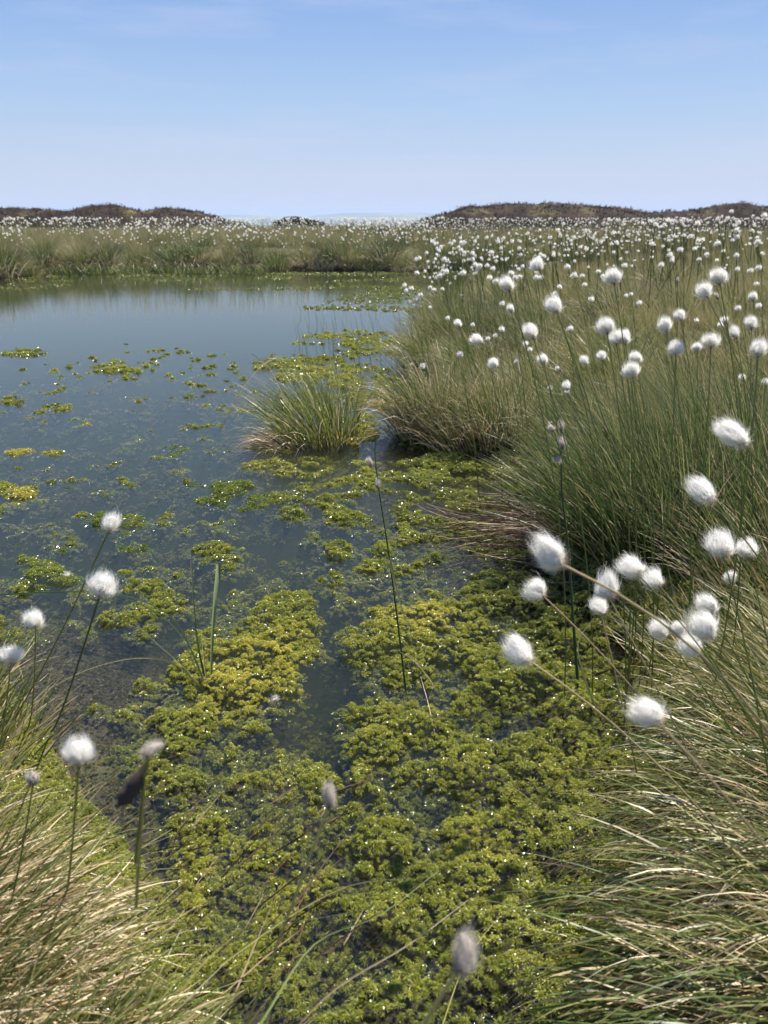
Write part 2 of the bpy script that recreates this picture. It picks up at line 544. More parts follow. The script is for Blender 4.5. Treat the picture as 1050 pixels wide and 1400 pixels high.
# ------------------------------------------------------------------ blades
def blades(roots, az, tilt, L, bend, width, segs=5, pw=1.6, curl=0.0, seed=0, rnds=None, fold=False):
    r = np.random.RandomState(seed)
    roots = np.asarray(roots, float)
    n = len(roots)
    az = np.broadcast_to(az, (n,)).astype(float)
    tilt = np.broadcast_to(tilt, (n,)).astype(float)
    L = np.broadcast_to(L, (n,)).astype(float)
    bend = np.broadcast_to(bend, (n,)).astype(float)
    width = np.broadcast_to(width, (n,)).astype(float)
    cur = r.normal(0, 1, n) * curl
    P = roots.copy()
    tw = r.uniform(0, math.pi, n)
    verts = []
    ts = np.linspace(0, 1, segs + 1)
    for k, tt in enumerate(ts):
        th = tilt + bend * tt ** pw
        a = az + cur * tt
        T = np.stack([np.sin(th) * np.sin(a), np.sin(th) * np.cos(a), np.cos(th)], 1)
        s1 = np.stack([np.cos(a), -np.sin(a), np.zeros(n)], 1)
        s2 = np.cross(T, s1)
        ang_ = tw + 0.8 * tt
        sd = s1 * np.cos(ang_)[:, None] + s2 * np.sin(ang_)[:, None]
        w = width * (0.85 if k == 0 else 1.0) * max(1 - tt ** 2.2, 0.10) * 0.5
        verts.append(P - sd * w[:, None])
        verts.append(P + sd * w[:, None])
        if k < segs:
            P = P + T * (L / segs)[:, None]
    V = np.stack(verts, 1)                       # n, 2(segs+1), 3
    m = 2 * (segs + 1)
    base = (np.arange(n) * m)[:, None, None]
    q = np.array([[2 * k, 2 * k + 1, 2 * k + 3, 2 * k + 2] for k in range(segs)])[None]
    F = (base + q).reshape(-1, 4)
    rv = r.rand(n) if rnds is None else rnds
    at = {'rnd': np.repeat(rv, m), 't': np.tile(np.repeat(ts, 2), n)}
    return V.reshape(-1, 3), F, at


def joinb(parts):
    V, F, R, T = [], [], [], []
    off = 0
    for v, f, a in parts:
        V.append(v); F.append(f + off); R.append(a['rnd']); T.append(a['t'])
        off += len(v)
    return np.concatenate(V), np.concatenate(F), {'rnd': np.concatenate(R), 't': np.concatenate(T)}


def tuft(n, rad, L, seed, wind=(-0.25, 0.0), spread=0.55, tilt0=0.06, bend=0.7, width=0.0014, segs=5, zfn=None, cx=0, cy=0, z0=0.0,
         Lvar=0.3, curl=0.3, pw=1.6, bvar=0.5):
    r = np.random.RandomState(seed)
    rr = rad * np.sqrt(r.rand(n)); ph = r.rand(n) * 2 * math.pi
    x, y = rr * np.cos(ph), rr * np.sin(ph)
    z = np.zeros(n) + z0 if zfn is None else zfn(x + cx, y + cy) - 0.01
    # lean outward from the centre, plus the wind
    lx = x / rad * spread + wind[0] + r.normal(0, 0.16, n)
    ly = y / rad * spread + wind[1] + r.normal(0, 0.16, n)
    lean = np.hypot(lx, ly)
    az = np.arctan2(lx, ly)
    Ls = L * (1 - Lvar * r.rand(n)) * (1 - 0.2 * (rr / rad))
    bnd = bend * (1 - bvar + 2 * bvar * r.rand(n)) * (0.4 + lean)
    return blades(np.stack([x, y, z], 1), az, tilt0 + lean * 0.75, Ls, bnd, width * r.uniform(.7, 1.3, n), segs, pw=pw, curl=curl, seed=seed + 1)


def tussock(name, cx, cy, label, group=None, green=700, straw=300, rad=0.15, L=0.4, seed=1, mat=None, strawkw=None, greenkw=None, zadd=0.0, category='grass tussock', **kw):
    z = g1(cx, cy) + zadd
    e = empty(name, (cx, cy, z), label, category, group)
    loc_z = (lambda x, y: np.maximum(ground(x, y), -0.03) - z)
    gk = dict(kw); gk.update(greenkw or {})
    v, f, a = tuft(green, rad, L, seed, zfn=loc_z, cx=cx, cy=cy, **gk)
    link('green_blades', mesh_np('green_blades', v, [f], mat or M_GREEN, a), e, kind='stuff')
    if straw:
        sk = dict(kw); sk.update(dict(spread=1.0, bend=1.2)); sk.update(strawkw or {})
        v, f, a = tuft(straw, rad * 1.1, L * sk.pop('Lmul', .85), seed + 50, zfn=loc_z, cx=cx, cy=cy, **sk)
        link('straw_blades', mesh_np('straw_blades', v, [f], M_STRAW, a), e, kind='stuff')
    return e


def at_px(px, py, z=None):
    """a point on the land seen at that place of the picture"""
    zz = 0.0 if z is None else z
    for _ in range(6):
        p = W(px, py, zz)
        if z is None:
            zz = max(g1(p[0], p[1]), 0.0) * 0.7 + zz * 0.3
    return p


# ------------------------------------------------------------------ instancing of countless small pieces
def source(name, me):
    return bpy.data.objects.new(name, me)            # only feeds geometry nodes, never linked


def scatter(name, pts, rot, scl, tint, var, sources, parent=None, **props):
    me = bpy.data.meshes.new(name)
    me.vertices.add(len(pts))
    me.vertices.foreach_set('co', np.asarray(pts, np.float32).ravel())
    a = me.attributes.new('rot', 'FLOAT_VECTOR', 'POINT'); a.data.foreach_set('vector', np.asarray(rot, np.float32).ravel())
    a = me.attributes.new('scl', 'FLOAT', 'POINT'); a.data.foreach_set('value', np.asarray(scl, np.float32))
    a = me.attributes.new('tint', 'FLOAT', 'POINT'); a.data.foreach_set('value', np.asarray(tint, np.float32))
    a = me.attributes.new('var', 'INT', 'POINT'); a.data.foreach_set('value', np.asarray(var, np.int32))
    o = link(name, me, parent, **props)
    g = bpy.data.node_groups.new(name, 'GeometryNodeTree')
    g.interface.new_socket(name='Geometry', in_out='INPUT', socket_type='NodeSocketGeometry')
    g.interface.new_socket(name='Geometry', in_out='OUTPUT', socket_type='NodeSocketGeometry')
    gi = g.nodes.new('NodeGroupInput'); go = g.nodes.new('NodeGroupOutput')
    jn = g.nodes.new('GeometryNodeJoinGeometry')

    def named(nm, ty):
        q = g.nodes.new('GeometryNodeInputNamedAttribute')
        q.data_type = ty
        q.inputs['Name'].default_value = nm
        return q.outputs['Attribute']
    ar, asc, av = named('rot', 'FLOAT_VECTOR'), named('scl', 'FLOAT'), named('var', 'INT')
    for kk, src in enumerate(sources):
        cmpn = g.nodes.new('FunctionNodeCompare'); cmpn.data_type = 'INT'; cmpn.operation = 'EQUAL'
        g.links.new(av, cmpn.inputs[2]); cmpn.inputs[3].default_value = kk
        oi = g.nodes.new('GeometryNodeObjectInfo'); oi.inputs['Object'].default_value = src
        ip = g.nodes.new('GeometryNodeInstanceOnPoints')
        g.links.new(gi.outputs[0], ip.inputs['Points'])
        g.links.new(cmpn.outputs[0], ip.inputs['Selection'])
        g.links.new(oi.outputs['Geometry'], ip.inputs['Instance'])
        g.links.new(ar, ip.inputs['Rotation'])
        g.links.new(asc, ip.inputs['Scale'])
        g.links.new(ip.outputs[0], jn.inputs[0])
    g.links.new(jn.outputs[0], go.inputs[0])
    md = o.modifiers.new('scatter', 'NODES')
    md.node_group = g
    return o


# ------------------------------------------------------------------ moss
def capitulum(seed, n=44, leafw=0.26, lift=0.75, star=False):
    r = np.random.RandomState(seed)
    V, F, T = [], [], []
    for kk in range(n):
        u = (kk + 0.5) / n
        el = math.radians(88 - 100 * u ** 0.8) if not star else math.radians(70 - 70 * u)
        a = kk * 2.39996 + r.uniform(-.2, .2)
        L = (0.45 + 0.62 * u ** 0.5) * r.uniform(.8, 1.15)
        d = np.array([math.cos(a) * math.cos(el), math.sin(a) * math.cos(el), math.sin(el) * lift])
        sd = np.array([-math.sin(a), math.cos(a), r.uniform(-.5, .5)])
        up = np.cross(d, sd)
        b = d * 0.12
        w = leafw * r.uniform(.7, 1.2) * (0.55 + .5 * u)
        mid = d * L * 0.6 + up * 0.05
        tip = d * L + np.array([0, 0, -0.12 * u + r.uniform(-.05, .05)])
        o = len(V)
        V += [b, mid - sd * w / 2, mid + sd * w / 2, tip, mid - up * 0.10 * (1 if r.rand() < .5 else -1)]
        F += [[o, o + 1, o + 4], [o, o + 4, o + 2], [o + 1, o + 3, o + 4], [o + 4, o + 3, o + 2]]
        T += [0.1, 0.5, 0.5, 1.0, 0.4]
    return np.array(V), np.array(F), np.array(T)


moss_src, sub_src = [], []
for kk in range(4):
    v, f, tt = capitulum(20 + kk, n=58, leafw=.17)
    moss_src.append(source('moss_rosette', mesh_np('moss_rosette', v, [f], M_MOSS, {'t': tt}, smooth=False)))
    sub_src.append(source('sunken_moss_rosette', mesh_np('sunken_moss_rosette', v, [f[:132]], M_SUBMOSS, {'t': tt}, smooth=False)))
for kk in range(2):
    v, f, tt = capitulum(40 + kk, n=26, leafw=0.26, lift=1.1, star=True)
    moss_src.append(source('moss_star', mesh_np('moss_star', v, [f], M_MOSS, {'t': tt}, smooth=False)))

pts = []
for y0, y1, s in ((0.5, 1.3, 0.0088), (1.3, 1.8, 0.0105), (1.8, 2.4, 0.0125), (2.4, 4.0, 0.018), (4.0, 7.2, 0.030)):
    hw = 0.60 * y1 + 0.1
    gx = np.arange(-hw, hw, s); gy = np.arange(y0, y1, s)
    X, Y = np.meshgrid(gx, gy)
    X = X.ravel() + rs.uniform(-.5, .5, X.size) * s; Y = Y.ravel() + rs.uniform(-.5, .5, Y.size) * s
    pts.append(np.stack([X, Y, np.full(X.size, s)], 1))
pts = np.concatenate(pts)
P3 = np.stack([pts[:, 0], pts[:, 1], np.zeros(len(pts))], 1)
px, py, dep = PXV(P3)
# small wander so patch edges are ragged
wx = (noise(P3[:, 0], P3[:, 1], 0.13, 31) - .5) * 0.22
wy = (noise(P3[:, 0], P3[:, 1], 0.13, 37) - .5) * 0.22
px2, py2, _ = PXV(P3 + np.stack([wx, wy, wx * 0], 1))
c = cover(px2, py2)
sd = sdist(P3[:, 0], P3[:, 1])
gz = ground(P3[:, 0], P3[:, 1])
n = noise(P3[:, 0], P3[:, 1], 0.075, 51, 3)
n = np.clip((n - 0.5) * 1.7 + 0.5, 0.02, 1)
fine = noise(P3[:, 0], P3[:, 1], 0.030, 61, 2)
inframe = (px > -60) & (px < 1110) & (py < 1500)
bankmoss = sstep(-0.05, 0.1, sd) * (px > 480) * (py > 560)
c = np.maximum(c, 0.9 * bankmoss)
leftland = sstep(-0.03, 0.05, sd) * (px < 480) * (py > 880)
c = np.maximum(c, 1.05 * leftland)
frontz = sstep(2.6, 1.9, P3[:, 1])
thr = c * (0.93 + 0.42 * frontz)
keep = inframe & (sd < 0.45) & (n < thr)
hgt = np.clip(c - n, 0, 0.7)
near = sstep(3.5, 1.5, P3[:, 1])
z = -0.008 - 0.009 * near + (0.020 + 0.034 * near) * hgt ** 0.8 + 0.022 * (fine - 0.5) * near
z = z + 0.030 * sstep(620, 760, px) * sstep(800, 950, py) * hgt
lowleft = sstep(480, 380, px) * sstep(980, 1060, py)
z = z - 0.014 * lowleft
z = z + 0.02 * (rs.rand(len(z)) - .5) * near * 0.5
z = np.maximum(z, np.where(sd > 0, gz + 0.008, -9))
yel = 0.42 + 0.55 * (noise(P3[:, 0], P3[:, 1], 0.5, 72) - .5) + 0.5 * (noise(P3[:, 0], P3[:, 1], 0.16, 71) - 0.5) * 2 * 0.55
for bx, by, rx, ry, v in [(340, 930, 110, 110, .22), (570, 850, 70, 40, .3), (18, 672, 60, 25, .5), (40, 618, 60, 12, .4), (165, 595, 40, 22, .35), (312, 557, 50, 18, .25),
                          (560, 551, 70, 25, .45), (700, 592, 90, 50, .4), (440, 600, 90, 20, .3), (330, 1200, 150, 150, .12), (640, 545, 70, 20, .3),
                          (700, 760, 120, 60, -.15), (760, 860, 110, 80, -.12), (640, 660, 160, 40, -.12), (720, 1230, 130, 150, .18), (430, 480, 130, 60, .1)]:
    dd = np.sqrt(((px - bx) / rx) ** 2 + ((py - by) / ry) ** 2)
    yel = yel + v * sstep(1.2, .4, dd)
tint = np.clip(yel + rs.normal(0, .10, len(yel)) + 0.35 * (hgt - 0.25), 0, 1)
star = (sstep(640, 740, px) * sstep(1050, 1180, py) + sstep(0.02, 0.2, sd)) > rs.rand(len(px))
var = np.where(star, 4 + rs.randint(0, 2, len(px)), rs.randint(0, 4, len(px)))
scl = pts[:, 2] * rs.uniform(.35, 1.3, len(px)) * np.where(star, 1.15, 1.0) * 0.95
rot = np.stack([rs.normal(0, .35, len(px)), rs.normal(0, .35, len(px)), rs.uniform(0, 6.28, len(px))], 1)
PP = np.stack([P3[:, 0], P3[:, 1], z], 1)

ISLANDS = [(18, 672, 90, 30, 'yellow moss patch floating by the left edge of the pool'),
           (40, 618, 100, 14, 'thin yellow moss streak floating behind the larger yellow patch'),
           (164, 594, 42, 26, 'small bright yellow moss islet alone in open water'),
           (230, 611, 34, 14, 'faint olive moss scrap floating right of the bright islet'),
           (311, 556, 60, 18, 'pale yellow moss patch floating left of the island tussock'),
           (172, 722, 56, 38, 'olive moss clump floating behind the ragged cotton head'),
           (62, 777, 66, 34, 'wet green moss clump floating above the lowest pale cotton heads'),
           (312, 676, 60, 40, 'bright green moss raft in mid pool below the island tussock')]
isl = np.full(len(px), -1)
for q, (bx, by, rx, ry, _) in enumerate(ISLANDS):
    isl[(((px - bx) / rx) ** 2 + ((py - by) / ry) ** 2 < 1) & (isl < 0)] = q
main = keep & (isl < 0)
scatter('sphagnum_moss', PP[main], rot[main], scl[main], tint[main], var[main], moss_src, kind='stuff',
        label='wet yellow green sphagnum moss filling the near pool', category='moss')
for q, (bx, by, rx, ry, lab) in enumerate(ISLANDS):
    kq = np.where(keep & (isl == q))[0]
    if len(kq) > 900:
        kq = kq[::2]
    if len(kq) < 3:
        continue
    ctr = PP[kq].mean(0)
    Vs, Fs, Ts, R_ = [], [], [], []
    off = 0
    for ii in kq:
        v, f, tt = capitulum(20 + ii % 4, n=22)
        ca, sa = math.cos(rot[ii, 2]), math.sin(rot[ii, 2])
        vv = v @ np.array([[ca, sa, 0], [-sa, ca, 0], [0, 0, 1]]) * scl[ii] * 1.1 + PP[ii] - ctr
        Vs.append(vv); Fs.append(f + off); Ts.append(tt); R_.append(np.full(len(v), tint[ii])); off += len(v)
    if q == 0:
        M_RAFT, t, out = nodes_for('floating_sphagnum')
        cc = ramp(t, attr(t, 'tint'), [(0.0, (0.060, 0.095, 0.016)), (0.35, (0.13, 0.175, 0.022)), (0.7, (0.25, 0.27, 0.030)), (1.0, (0.46, 0.40, 0.06))])
        leafy(t, out, cc, rough=0.26, spec=0.55, trans=0.38)
    link('moss_raft', mesh_np('moss_raft', np.concatenate(Vs), [np.concatenate(Fs)], M_RAFT, {'t': np.concatenate(Ts), 'tint': np.concatenate(R_)}, smooth=False),
         loc=ctr, label=lab, category='moss raft', kind='stuff')
# water beads clinging to the moss: shallow caps that catch the sun
m, t, out = nodes_for('water_bead')
fzb = t.nodes.new('ShaderNodeFresnel'); fzb.inputs['IOR'].default_value = 1.33
glb = t.nodes.new('ShaderNodeBsdfGlossy'); glb.inputs['Roughness'].default_value = 0.23
trb = t.nodes.new('ShaderNodeBsdfTransparent'); msb = t.nodes.new('ShaderNodeMixShader')
t.links.new(fzb.outputs[0], msb.inputs[0]); t.links.new(trb.outputs[0], msb.inputs[1]); t.links.new(glb.outputs[0], msb.inputs[2])
t.links.new(msb.outputs[0], out.inputs['Surface'])
bv = [(0, 0, .12)]; bf3 = []; bf4 = []
for ri, (rd_, zz_) in enumerate(((.5, .09), (1.0, 0.0))):
    for q in range(8):
        bv.append((rd_ * math.cos(q * math.pi / 4), rd_ * math.sin(q * math.pi / 4), zz_))
bf3 = np.array([[0, 1 + q, 1 + (q + 1) % 8] for q in range(8)]); bf4 = np.array([[1 + q, 9 + q, 9 + (q + 1) % 8, 1 + (q + 1) % 8] for q in range(8)])
bead = [source('water_bead', mesh_np('water_bead', bv, [bf3, bf4], m))]
kb = np.where(keep & (rs.rand(len(px)) < np.where(P3[:, 1] < 2.4, .045, .18) * (.3 + 1.4 * (noise(P3[:, 0], P3[:, 1], .12, 15) > .56))))[0]
Pb = PP[kb] + np.stack([rs.normal(0, .004, len(kb)), rs.normal(0, .004, len(kb)), pts[kb, 2] * .55], 1)
scatter('water_beads', Pb, np.stack([rs.normal(0, .3, len(kb)), rs.normal(0, .3, len(kb)), rs.uniform(0, 6, len(kb))], 1),
        rs.uniform(.0010, .0024, len(kb)) * (1 + .25 * P3[kb, 1]), rs.rand(len(kb)), np.zeros(len(kb)), bead, kind='stuff',
        label='tiny glinting water beads caught on the wet moss', category='water beads')
# sunken moss below the surface
gap = n - thr
shallow = sstep(700, 860, py) * sstep(760, 600, px)
sub = inframe & (sd < 0) & (gap >= 0) & (P3[:, 1] < 5) & (gap < np.maximum(0.15 + 0.9 * (noise(P3[:, 0], P3[:, 1], .22, 91) - .2), 1.2 * shallow)) & (rs.rand(len(px)) < 0.85)
cutv = np.zeros(len(px))
for x_, y_, rx, ry, v in CUT[:4]:
    cutv = np.maximum(cutv, v * sstep(1.5, .8, np.sqrt(((px - x_) / rx) ** 2 + ((py - y_) / ry) ** 2)))
zs = -0.007 - 0.11 * np.minimum(gap, .6) - 0.045 * rs.rand(len(px)) ** 2 - 0.07 * cutv
zs = np.maximum(zs, gz + 0.004)
Ps = np.stack([P3[:, 0], P3[:, 1], zs], 1)
brown = np.exp(-(((px - 150) / 100) ** 2 + ((py - 930) / 70) ** 2))
scatter('sunken_moss', Ps[sub], rot[sub], scl[sub] * 1.15, np.clip(tint[sub] + .12 - 1.4 * brown[sub], 0, 1), rs.randint(0, 4, sub.sum()), sub_src, kind='stuff',
        label='blurred olive moss lying under the pool surface', category='moss')
print('moss', main.sum(), 'sunken', sub.sum())

# flat weed at the far shore
n_w = 16000
X = rs.uniform(-9, 4, n_w); Y = rs.uniform(8.5, 15.6, n_w)
s_ = sdist(X, Y)
nn = noise(X, Y * 2.2, 0.9, 7)
kw_ = (s_ < -0.02) & (((s_ > -1.6) & (nn < .50)) | ((nn < .34) & (Y > 11.5)))
kw_ &= noise(X, Y, .12, 9) > .35
X, Y = X[kw_], Y[kw_]
scatter('pond_weed', np.stack([X, Y, np.full(len(X), 0.004)], 1), np.stack([X * 0, X * 0, rs.uniform(0, 6, len(X))], 1), rs.uniform(.012, .035, len(X)),
        rs.uniform(.0, .4, len(X)), rs.randint(0, 4, len(X)), moss_src, kind='stuff', label='dull green weed floating along the far shore', category='pond weed')

# ------------------------------------------------------------------ far bank and moor
TV = []
for kk in range(6):
    r_ = np.random.RandomState(kk)
    g = tuft(300, 0.16, .50, 100 + kk, wind=(-.12, 0), spread=.5, width=.0055, segs=3)
    g[2]['rnd'] *= 0.55
    s2_ = tuft(170, 0.19, .40, 200 + kk, wind=(-.12, 0), spread=.95, width=.0055, segs=3, bend=1.2)
    s2_[2]['rnd'] = 0.34 + 0.58 * s2_[2]['rnd']
    TV.append((g, s2_))
tv_src = []
for g, s2_ in TV:
    v, f, a = joinb([g, s2_])
    tv_src.append(source('moor_tuft', mesh_np('moor_tuft', v, [f], M_FAR, a)))

# individual tussocks on the far shore and right bank: two parts that share mesh data
tuss_mesh = []
for kk, (g, s2_) in enumerate(TV):
    tuss_mesh.append((mesh_np('green_blades', g[0], [g[1]], (M_GREEN, M_FAR, M_DARK)[kk % 3], g[2]), mesh_np('straw_blades', s2_[0], [s2_[1]], M_FAR if kk % 2 else M_STRAW, s2_[2])))
mid_mesh = []
for kk in range(6):
    g = tuft(310, 0.15, .47, 300 + kk, wind=(-.32, .02), spread=.45, width=.0034, segs=4)
    s2_ = tuft(210, 0.18, .45, 340 + kk, wind=(-.35, .0), spread=.7, width=.0032, segs=4, bend=1.3)
    mid_mesh.append((mesh_np('green_blades', g[0], [g[1]], M_GREEN if kk % 3 else M_DARK, g[2]), mesh_np('straw_blades', s2_[0], [s2_[1]], M_FAR if kk % 3 else M_STRAW, s2_[2])))


def put_tussock(x, y, z, s, rz, meshes, label, group):
    e = empty('grass_tussock', (x, y, z), label, 'grass tussock', group)
    e.scale = (s, s, s * rnd.uniform(.85, 1.15))
    e.rotation_euler = (0, 0, rz)
    for nm, me in zip(('green_blades', 'straw_blades'), meshes):
        link(nm, me, e, kind='stuff')
    return e


# far shore line of tussocks
shore = []
for a, b in zip(POOL_PX[11:19], POOL_PX[12:20]):
    A_, B_ = W(*a)[:2], W(*b)[:2]
    d = np.linalg.norm(B_ - A_)
    for q in np.arange(0, d, 0.50):
        shore.append(A_ + (B_ - A_) * q / d)
for q, pnt in enumerate(shore):
    x, y = pnt + rs.normal(0, .10, 2) + np.array([0, .16])
    pxx, _, dd = PXV(np.array([[x, y, 0.2]]))
    if pxx[0] < -60 or pxx[0] > 830:
        continue
    put_tussock(x, y, g1(x, y) - .02, rs.uniform(1.0, 1.65), rs.uniform(-.4, .4), tuss_mesh[q % 6],
                'olive and straw grass tussock overhanging the water on the far shore', 'tussocks along the far shore')
for q, pnt in enumerate(shore):
    if rs.rand() < .45:
        continue
    x, y = pnt + rs.normal(0, .15, 2) + np.array([0, -.03])
    pxx, _, dd = PXV(np.array([[x, y, 0.2]]))
    if pxx[0] < -60 or pxx[0] > 830:
        continue
    put_tussock(x, y, max(g1(x, y), 0) - .02, rs.uniform(.55, 1.0), rs.uniform(-.4, .4), tuss_mesh[(q * 5 + 1) % 6],
                'small drooping tussock rooted at the waterline of the far shore', 'small tussocks at the far waterline')
put_tussock(*W(8, 378)[:2], 0.05, 1.5, 0.2, tuss_mesh[1], 'large green grass clump jutting into the water at the left end of the far shore', None)
put_tussock(*W(-25, 384)[:2], 0.03, 1.2, 1.2, tuss_mesh[3], 'low grass clump beside the larger clump at the left end of the far shore', None)

# pale sedge fringe in the shallow edge
r0 = np.stack([rs.uniform(-6.2, -2.2, 900), np.zeros(900), np.zeros(900)], 1)
r0[:, 1] = 14.9 + rs.normal(0, .12, 900)
v, f, a = blades(r0, rs.uniform(0, 6.28, 900), .5, rs.uniform(.1, .3, 900), .8, .012, 3, seed=8)
link('sedge_fringe', mesh_np('sedge_fringe', v, [f], M_GREEN, a), kind='stuff', label='pale grey green sedge fringe at the foot of the far bank', category='sedge')

# moor behind and to the right as one mass
n_m = 9000
rr = np.sqrt(rs.uniform(2.2 ** 2, 46 ** 2, n_m * 3)); aa = np.radians(rs.uniform(-34, 34, n_m * 3))
X, Y = rr * np.sin(aa), rr * np.cos(aa)
s_ = sdist(X, Y)
k_ = (s_ > np.where(Y > 12, 0.6, 0.25)) & ((X > 1.0) | (Y > 12)) & ((rr > 6) | (X > 1.6)) & (rs.rand(len(X)) < np.where(rr < 14, 1, .34) * (0.35 + .65 * (noise(X, Y, 1.3, 4) > .42)))
X, Y, rr = X[k_], Y[k_], rr[k_]
gzz = ground(X, Y)
ts_ = rs.uniform(.55, 1.05, len(X)) * np.where(rr > 20, 1.1, 1) * (0.75 + .5 * noise(X, Y, 2.5, 44))
ts_ *= np.where(rr < 15, 0.78, 1)
ts_ *= np.clip((0.97 - gzz) / 0.72, 0.6, 1.0)
scatter('moor_grass', np.stack([X, Y, gzz - .02], 1), np.stack([rs.normal(0, .06, len(X)), rs.normal(0, .06, len(X)), rs.uniform(-.7, .7, len(X))], 1),
        ts_, rs.rand(len(X)), rs.randint(0, 6, len(X)), tv_src, kind='stuff', label='olive and straw moor grass covering the land behind the pool', category='grass')
print('moor tufts', len(X))
# the same turf carried on beside and behind the viewpoint
n_b = 2600
X = rs.uniform(-6, 6, n_b); Y = rs.uniform(-4, 5, n_b)
s_ = sdist(X, Y)
k_ = (s_ > .12) & (np.hypot(X, Y) > .75) & ((X > .60 * Y + .28) | (X < -.60 * Y - .28) | (Y < -.3))
X, Y = X[k_], Y[k_]
gzz = ground(X, Y)
scatter('bank_grass', np.stack([X, Y, gzz - .02], 1), np.stack([rs.normal(0, .15, len(X)), rs.normal(0, .15, len(X)), rs.uniform(-.7, .7, len(X))], 1),
        rs.uniform(.4, .75, len(X)), rs.rand(len(X)), rs.randint(0, 6, len(X)), tv_src, kind='stuff', label='rough moor grass on the banks at either side of the viewpoint', category='grass')

# ------------------------------------------------------------------ peat mounds behind the moor
m, t, out = nodes_for('peat_and_heather')
geo = t.nodes.new('ShaderNodeNewGeometry')
a1 = t.nodes.new('ShaderNodeTexNoise'); a1.inputs['Scale'].default_value = 0.9; a1.inputs['Detail'].default_value = 10; a1.inputs['Roughness'].default_value = .7
t.links.new(geo.outputs['Position'], a1.inputs['Vector'])
cc = ramp(t, a1.outputs['Fac'], [(0.35, (0.012, 0.008, 0.006)), (0.52, (0.032, 0.021, 0.014)), (0.62, (0.075, 0.060, 0.028)), (0.75, (0.17, 0.15, 0.07))])
p = t.nodes.new('ShaderNodeBsdfPrincipled'); p.inputs['Roughness'].default_value = .95; p.inputs['Specular IOR Level'].default_value = .1
t.links.new(cc, p.inputs['Base Color']); t.links.new(p.outputs[0], out.inputs['Surface'])
M_PEAT = m
M_HEATH = blade_material('heather_twig', [(0.0, (0.014, 0.009, 0.006)), (0.6, (0.034, 0.024, 0.014)), (1.0, (0.10, 0.085, 0.035))], (0.05, 0.038, 0.018), 0.6,
                         base=(0.03, 0.02, 0.015), rough=.7, trans=.1, spec=.15)


def mound(profile, Y0, depth, seed, name='peat_mound'):
    """profile: (picture x, picture y of the crest) seen at distance Y0"""
    xs = [D(px_, 300, Y0)[0] for px_, _ in profile]
    hs = [D(525, py_, Y0)[2] for _, py_ in profile]
    nx, ny = 260, 40
    X = np.linspace(xs[0], xs[-1], nx); T = np.linspace(-1, 1, ny)
    hh = np.interp(X, xs, hs)
    base = 0.22
    XX, TT = np.meshgrid(X, T)
    YY = Y0 + TT * depth + (noise(XX.ravel(), XX.ravel() * 0, 3, seed).reshape(XX.shape) - .5) * 2.0
    prof = 1 - np.abs(TT) ** 2.2
    bump = noise(XX.ravel(), YY.ravel(), 1.2, seed, 4).reshape(XX.shape)
    ZZ = base - .15 + (hh[None] - base + .15) * prof * (0.88 + .28 * (bump - .35)) + (bump - .5) * .22 * prof
    i = np.arange(ny - 1)[:, None] * nx; j = np.arange(nx - 1)[None]
    F = np.stack([i + j, i + j + 1, i + nx + j + 1, i + nx + j], -1).reshape(-1, 4)
    V = np.stack([XX.ravel(), YY.ravel(), ZZ.ravel()], 1)
    link(name, mesh_np(name, V, [F], M_PEAT), kind='structure')
    r_ = np.random.RandomState(seed)
    sel = r_.randint(0, len(V), 5200)
    P_ = V[sel] + r_.normal(0, .05, (5200, 3)) * [1, 1, .2]
    return P_


hp = [mound([(-260, 300), (-160, 284), (0, 285), (60, 283), (120, 286), (185, 281), (225, 288), (262, 283), (290, 288), (318, 298), (345, 306)], 36, 3.2, 3),
      mound([(385, 304), (400, 299), (415, 298), (432, 301), (446, 305)], 44, 1.0, 5),
      mound([(560, 306), (590, 292), (620, 281), (660, 279), (700, 281), (760, 284), (785, 280), (830, 286), (900, 288), (925, 283), (960, 279), (1000, 283), (1045, 277), (1100, 279), (1250, 286), (1400, 304)], 33, 3.0, 9)]
P_ = np.concatenate(hp)
k6 = np.random.RandomState(5)
tw_roots = np.repeat(P_, 4, 0) + k6.normal(0, .04, (len(P_) * 4, 3)) * [1, 1, 0]
v, f, a = blades(tw_roots, k6.uniform(0, 6.28, len(tw_roots)), k6.uniform(.1, .9, len(tw_roots)), k6.uniform(.04, .13, len(tw_roots)), .4, .022, 2, seed=6)
link('heather', mesh_np('heather', v, [f], M_HEATH, a), kind='stuff', label='dark brown heather on the crests of the peat mounds', category='heather')

# ------------------------------------------------------------------ distant hills in haze
m, t, out = nodes_for('hill_grass')
geo = t.nodes.new('ShaderNodeNewGeometry')
a1 = t.nodes.new('ShaderNodeTexNoise'); a1.inputs['Scale'].default_value = 0.008; a1.inputs['Detail'].default_value = 6
t.links.new(geo.outputs['Position'], a1.inputs['Vector'])
cc = ramp(t, a1.outputs['Fac'], [(0.4, (0.05, 0.08, 0.03)), (0.55, (0.12, 0.14, 0.05)), (0.65, (0.20, 0.19, 0.10))])
p = t.nodes.new('ShaderNodeBsdfPrincipled'); p.inputs['Roughness'].default_value = .95
t.links.new(cc, p.inputs['Base Color']); t.links.new(p.outputs[0], out.inputs['Surface'])
nx, ny = 300, 24
X = np.linspace(-3200, 3200, nx); T = np.linspace(0, 1, ny)
XX, TT = np.meshgrid(X, T)
Yh = 2300
crest = H + 2300 / FPX * (3.5 + 11 * (noise(X + 5000, X * 0, 420, 77, 4) - .30) + 3.5 * np.exp(-((X + 420) / 130) ** 2))
ZZ = -62 + (crest[None] + 62) * np.sin(np.clip(TT * 1.15, 0, 1) * math.pi / 2) ** 1.1
YY = Yh - 700 + 700 * TT * 1.15
i = np.arange(ny - 1)[:, None] * nx; j = np.arange(nx - 1)[None]
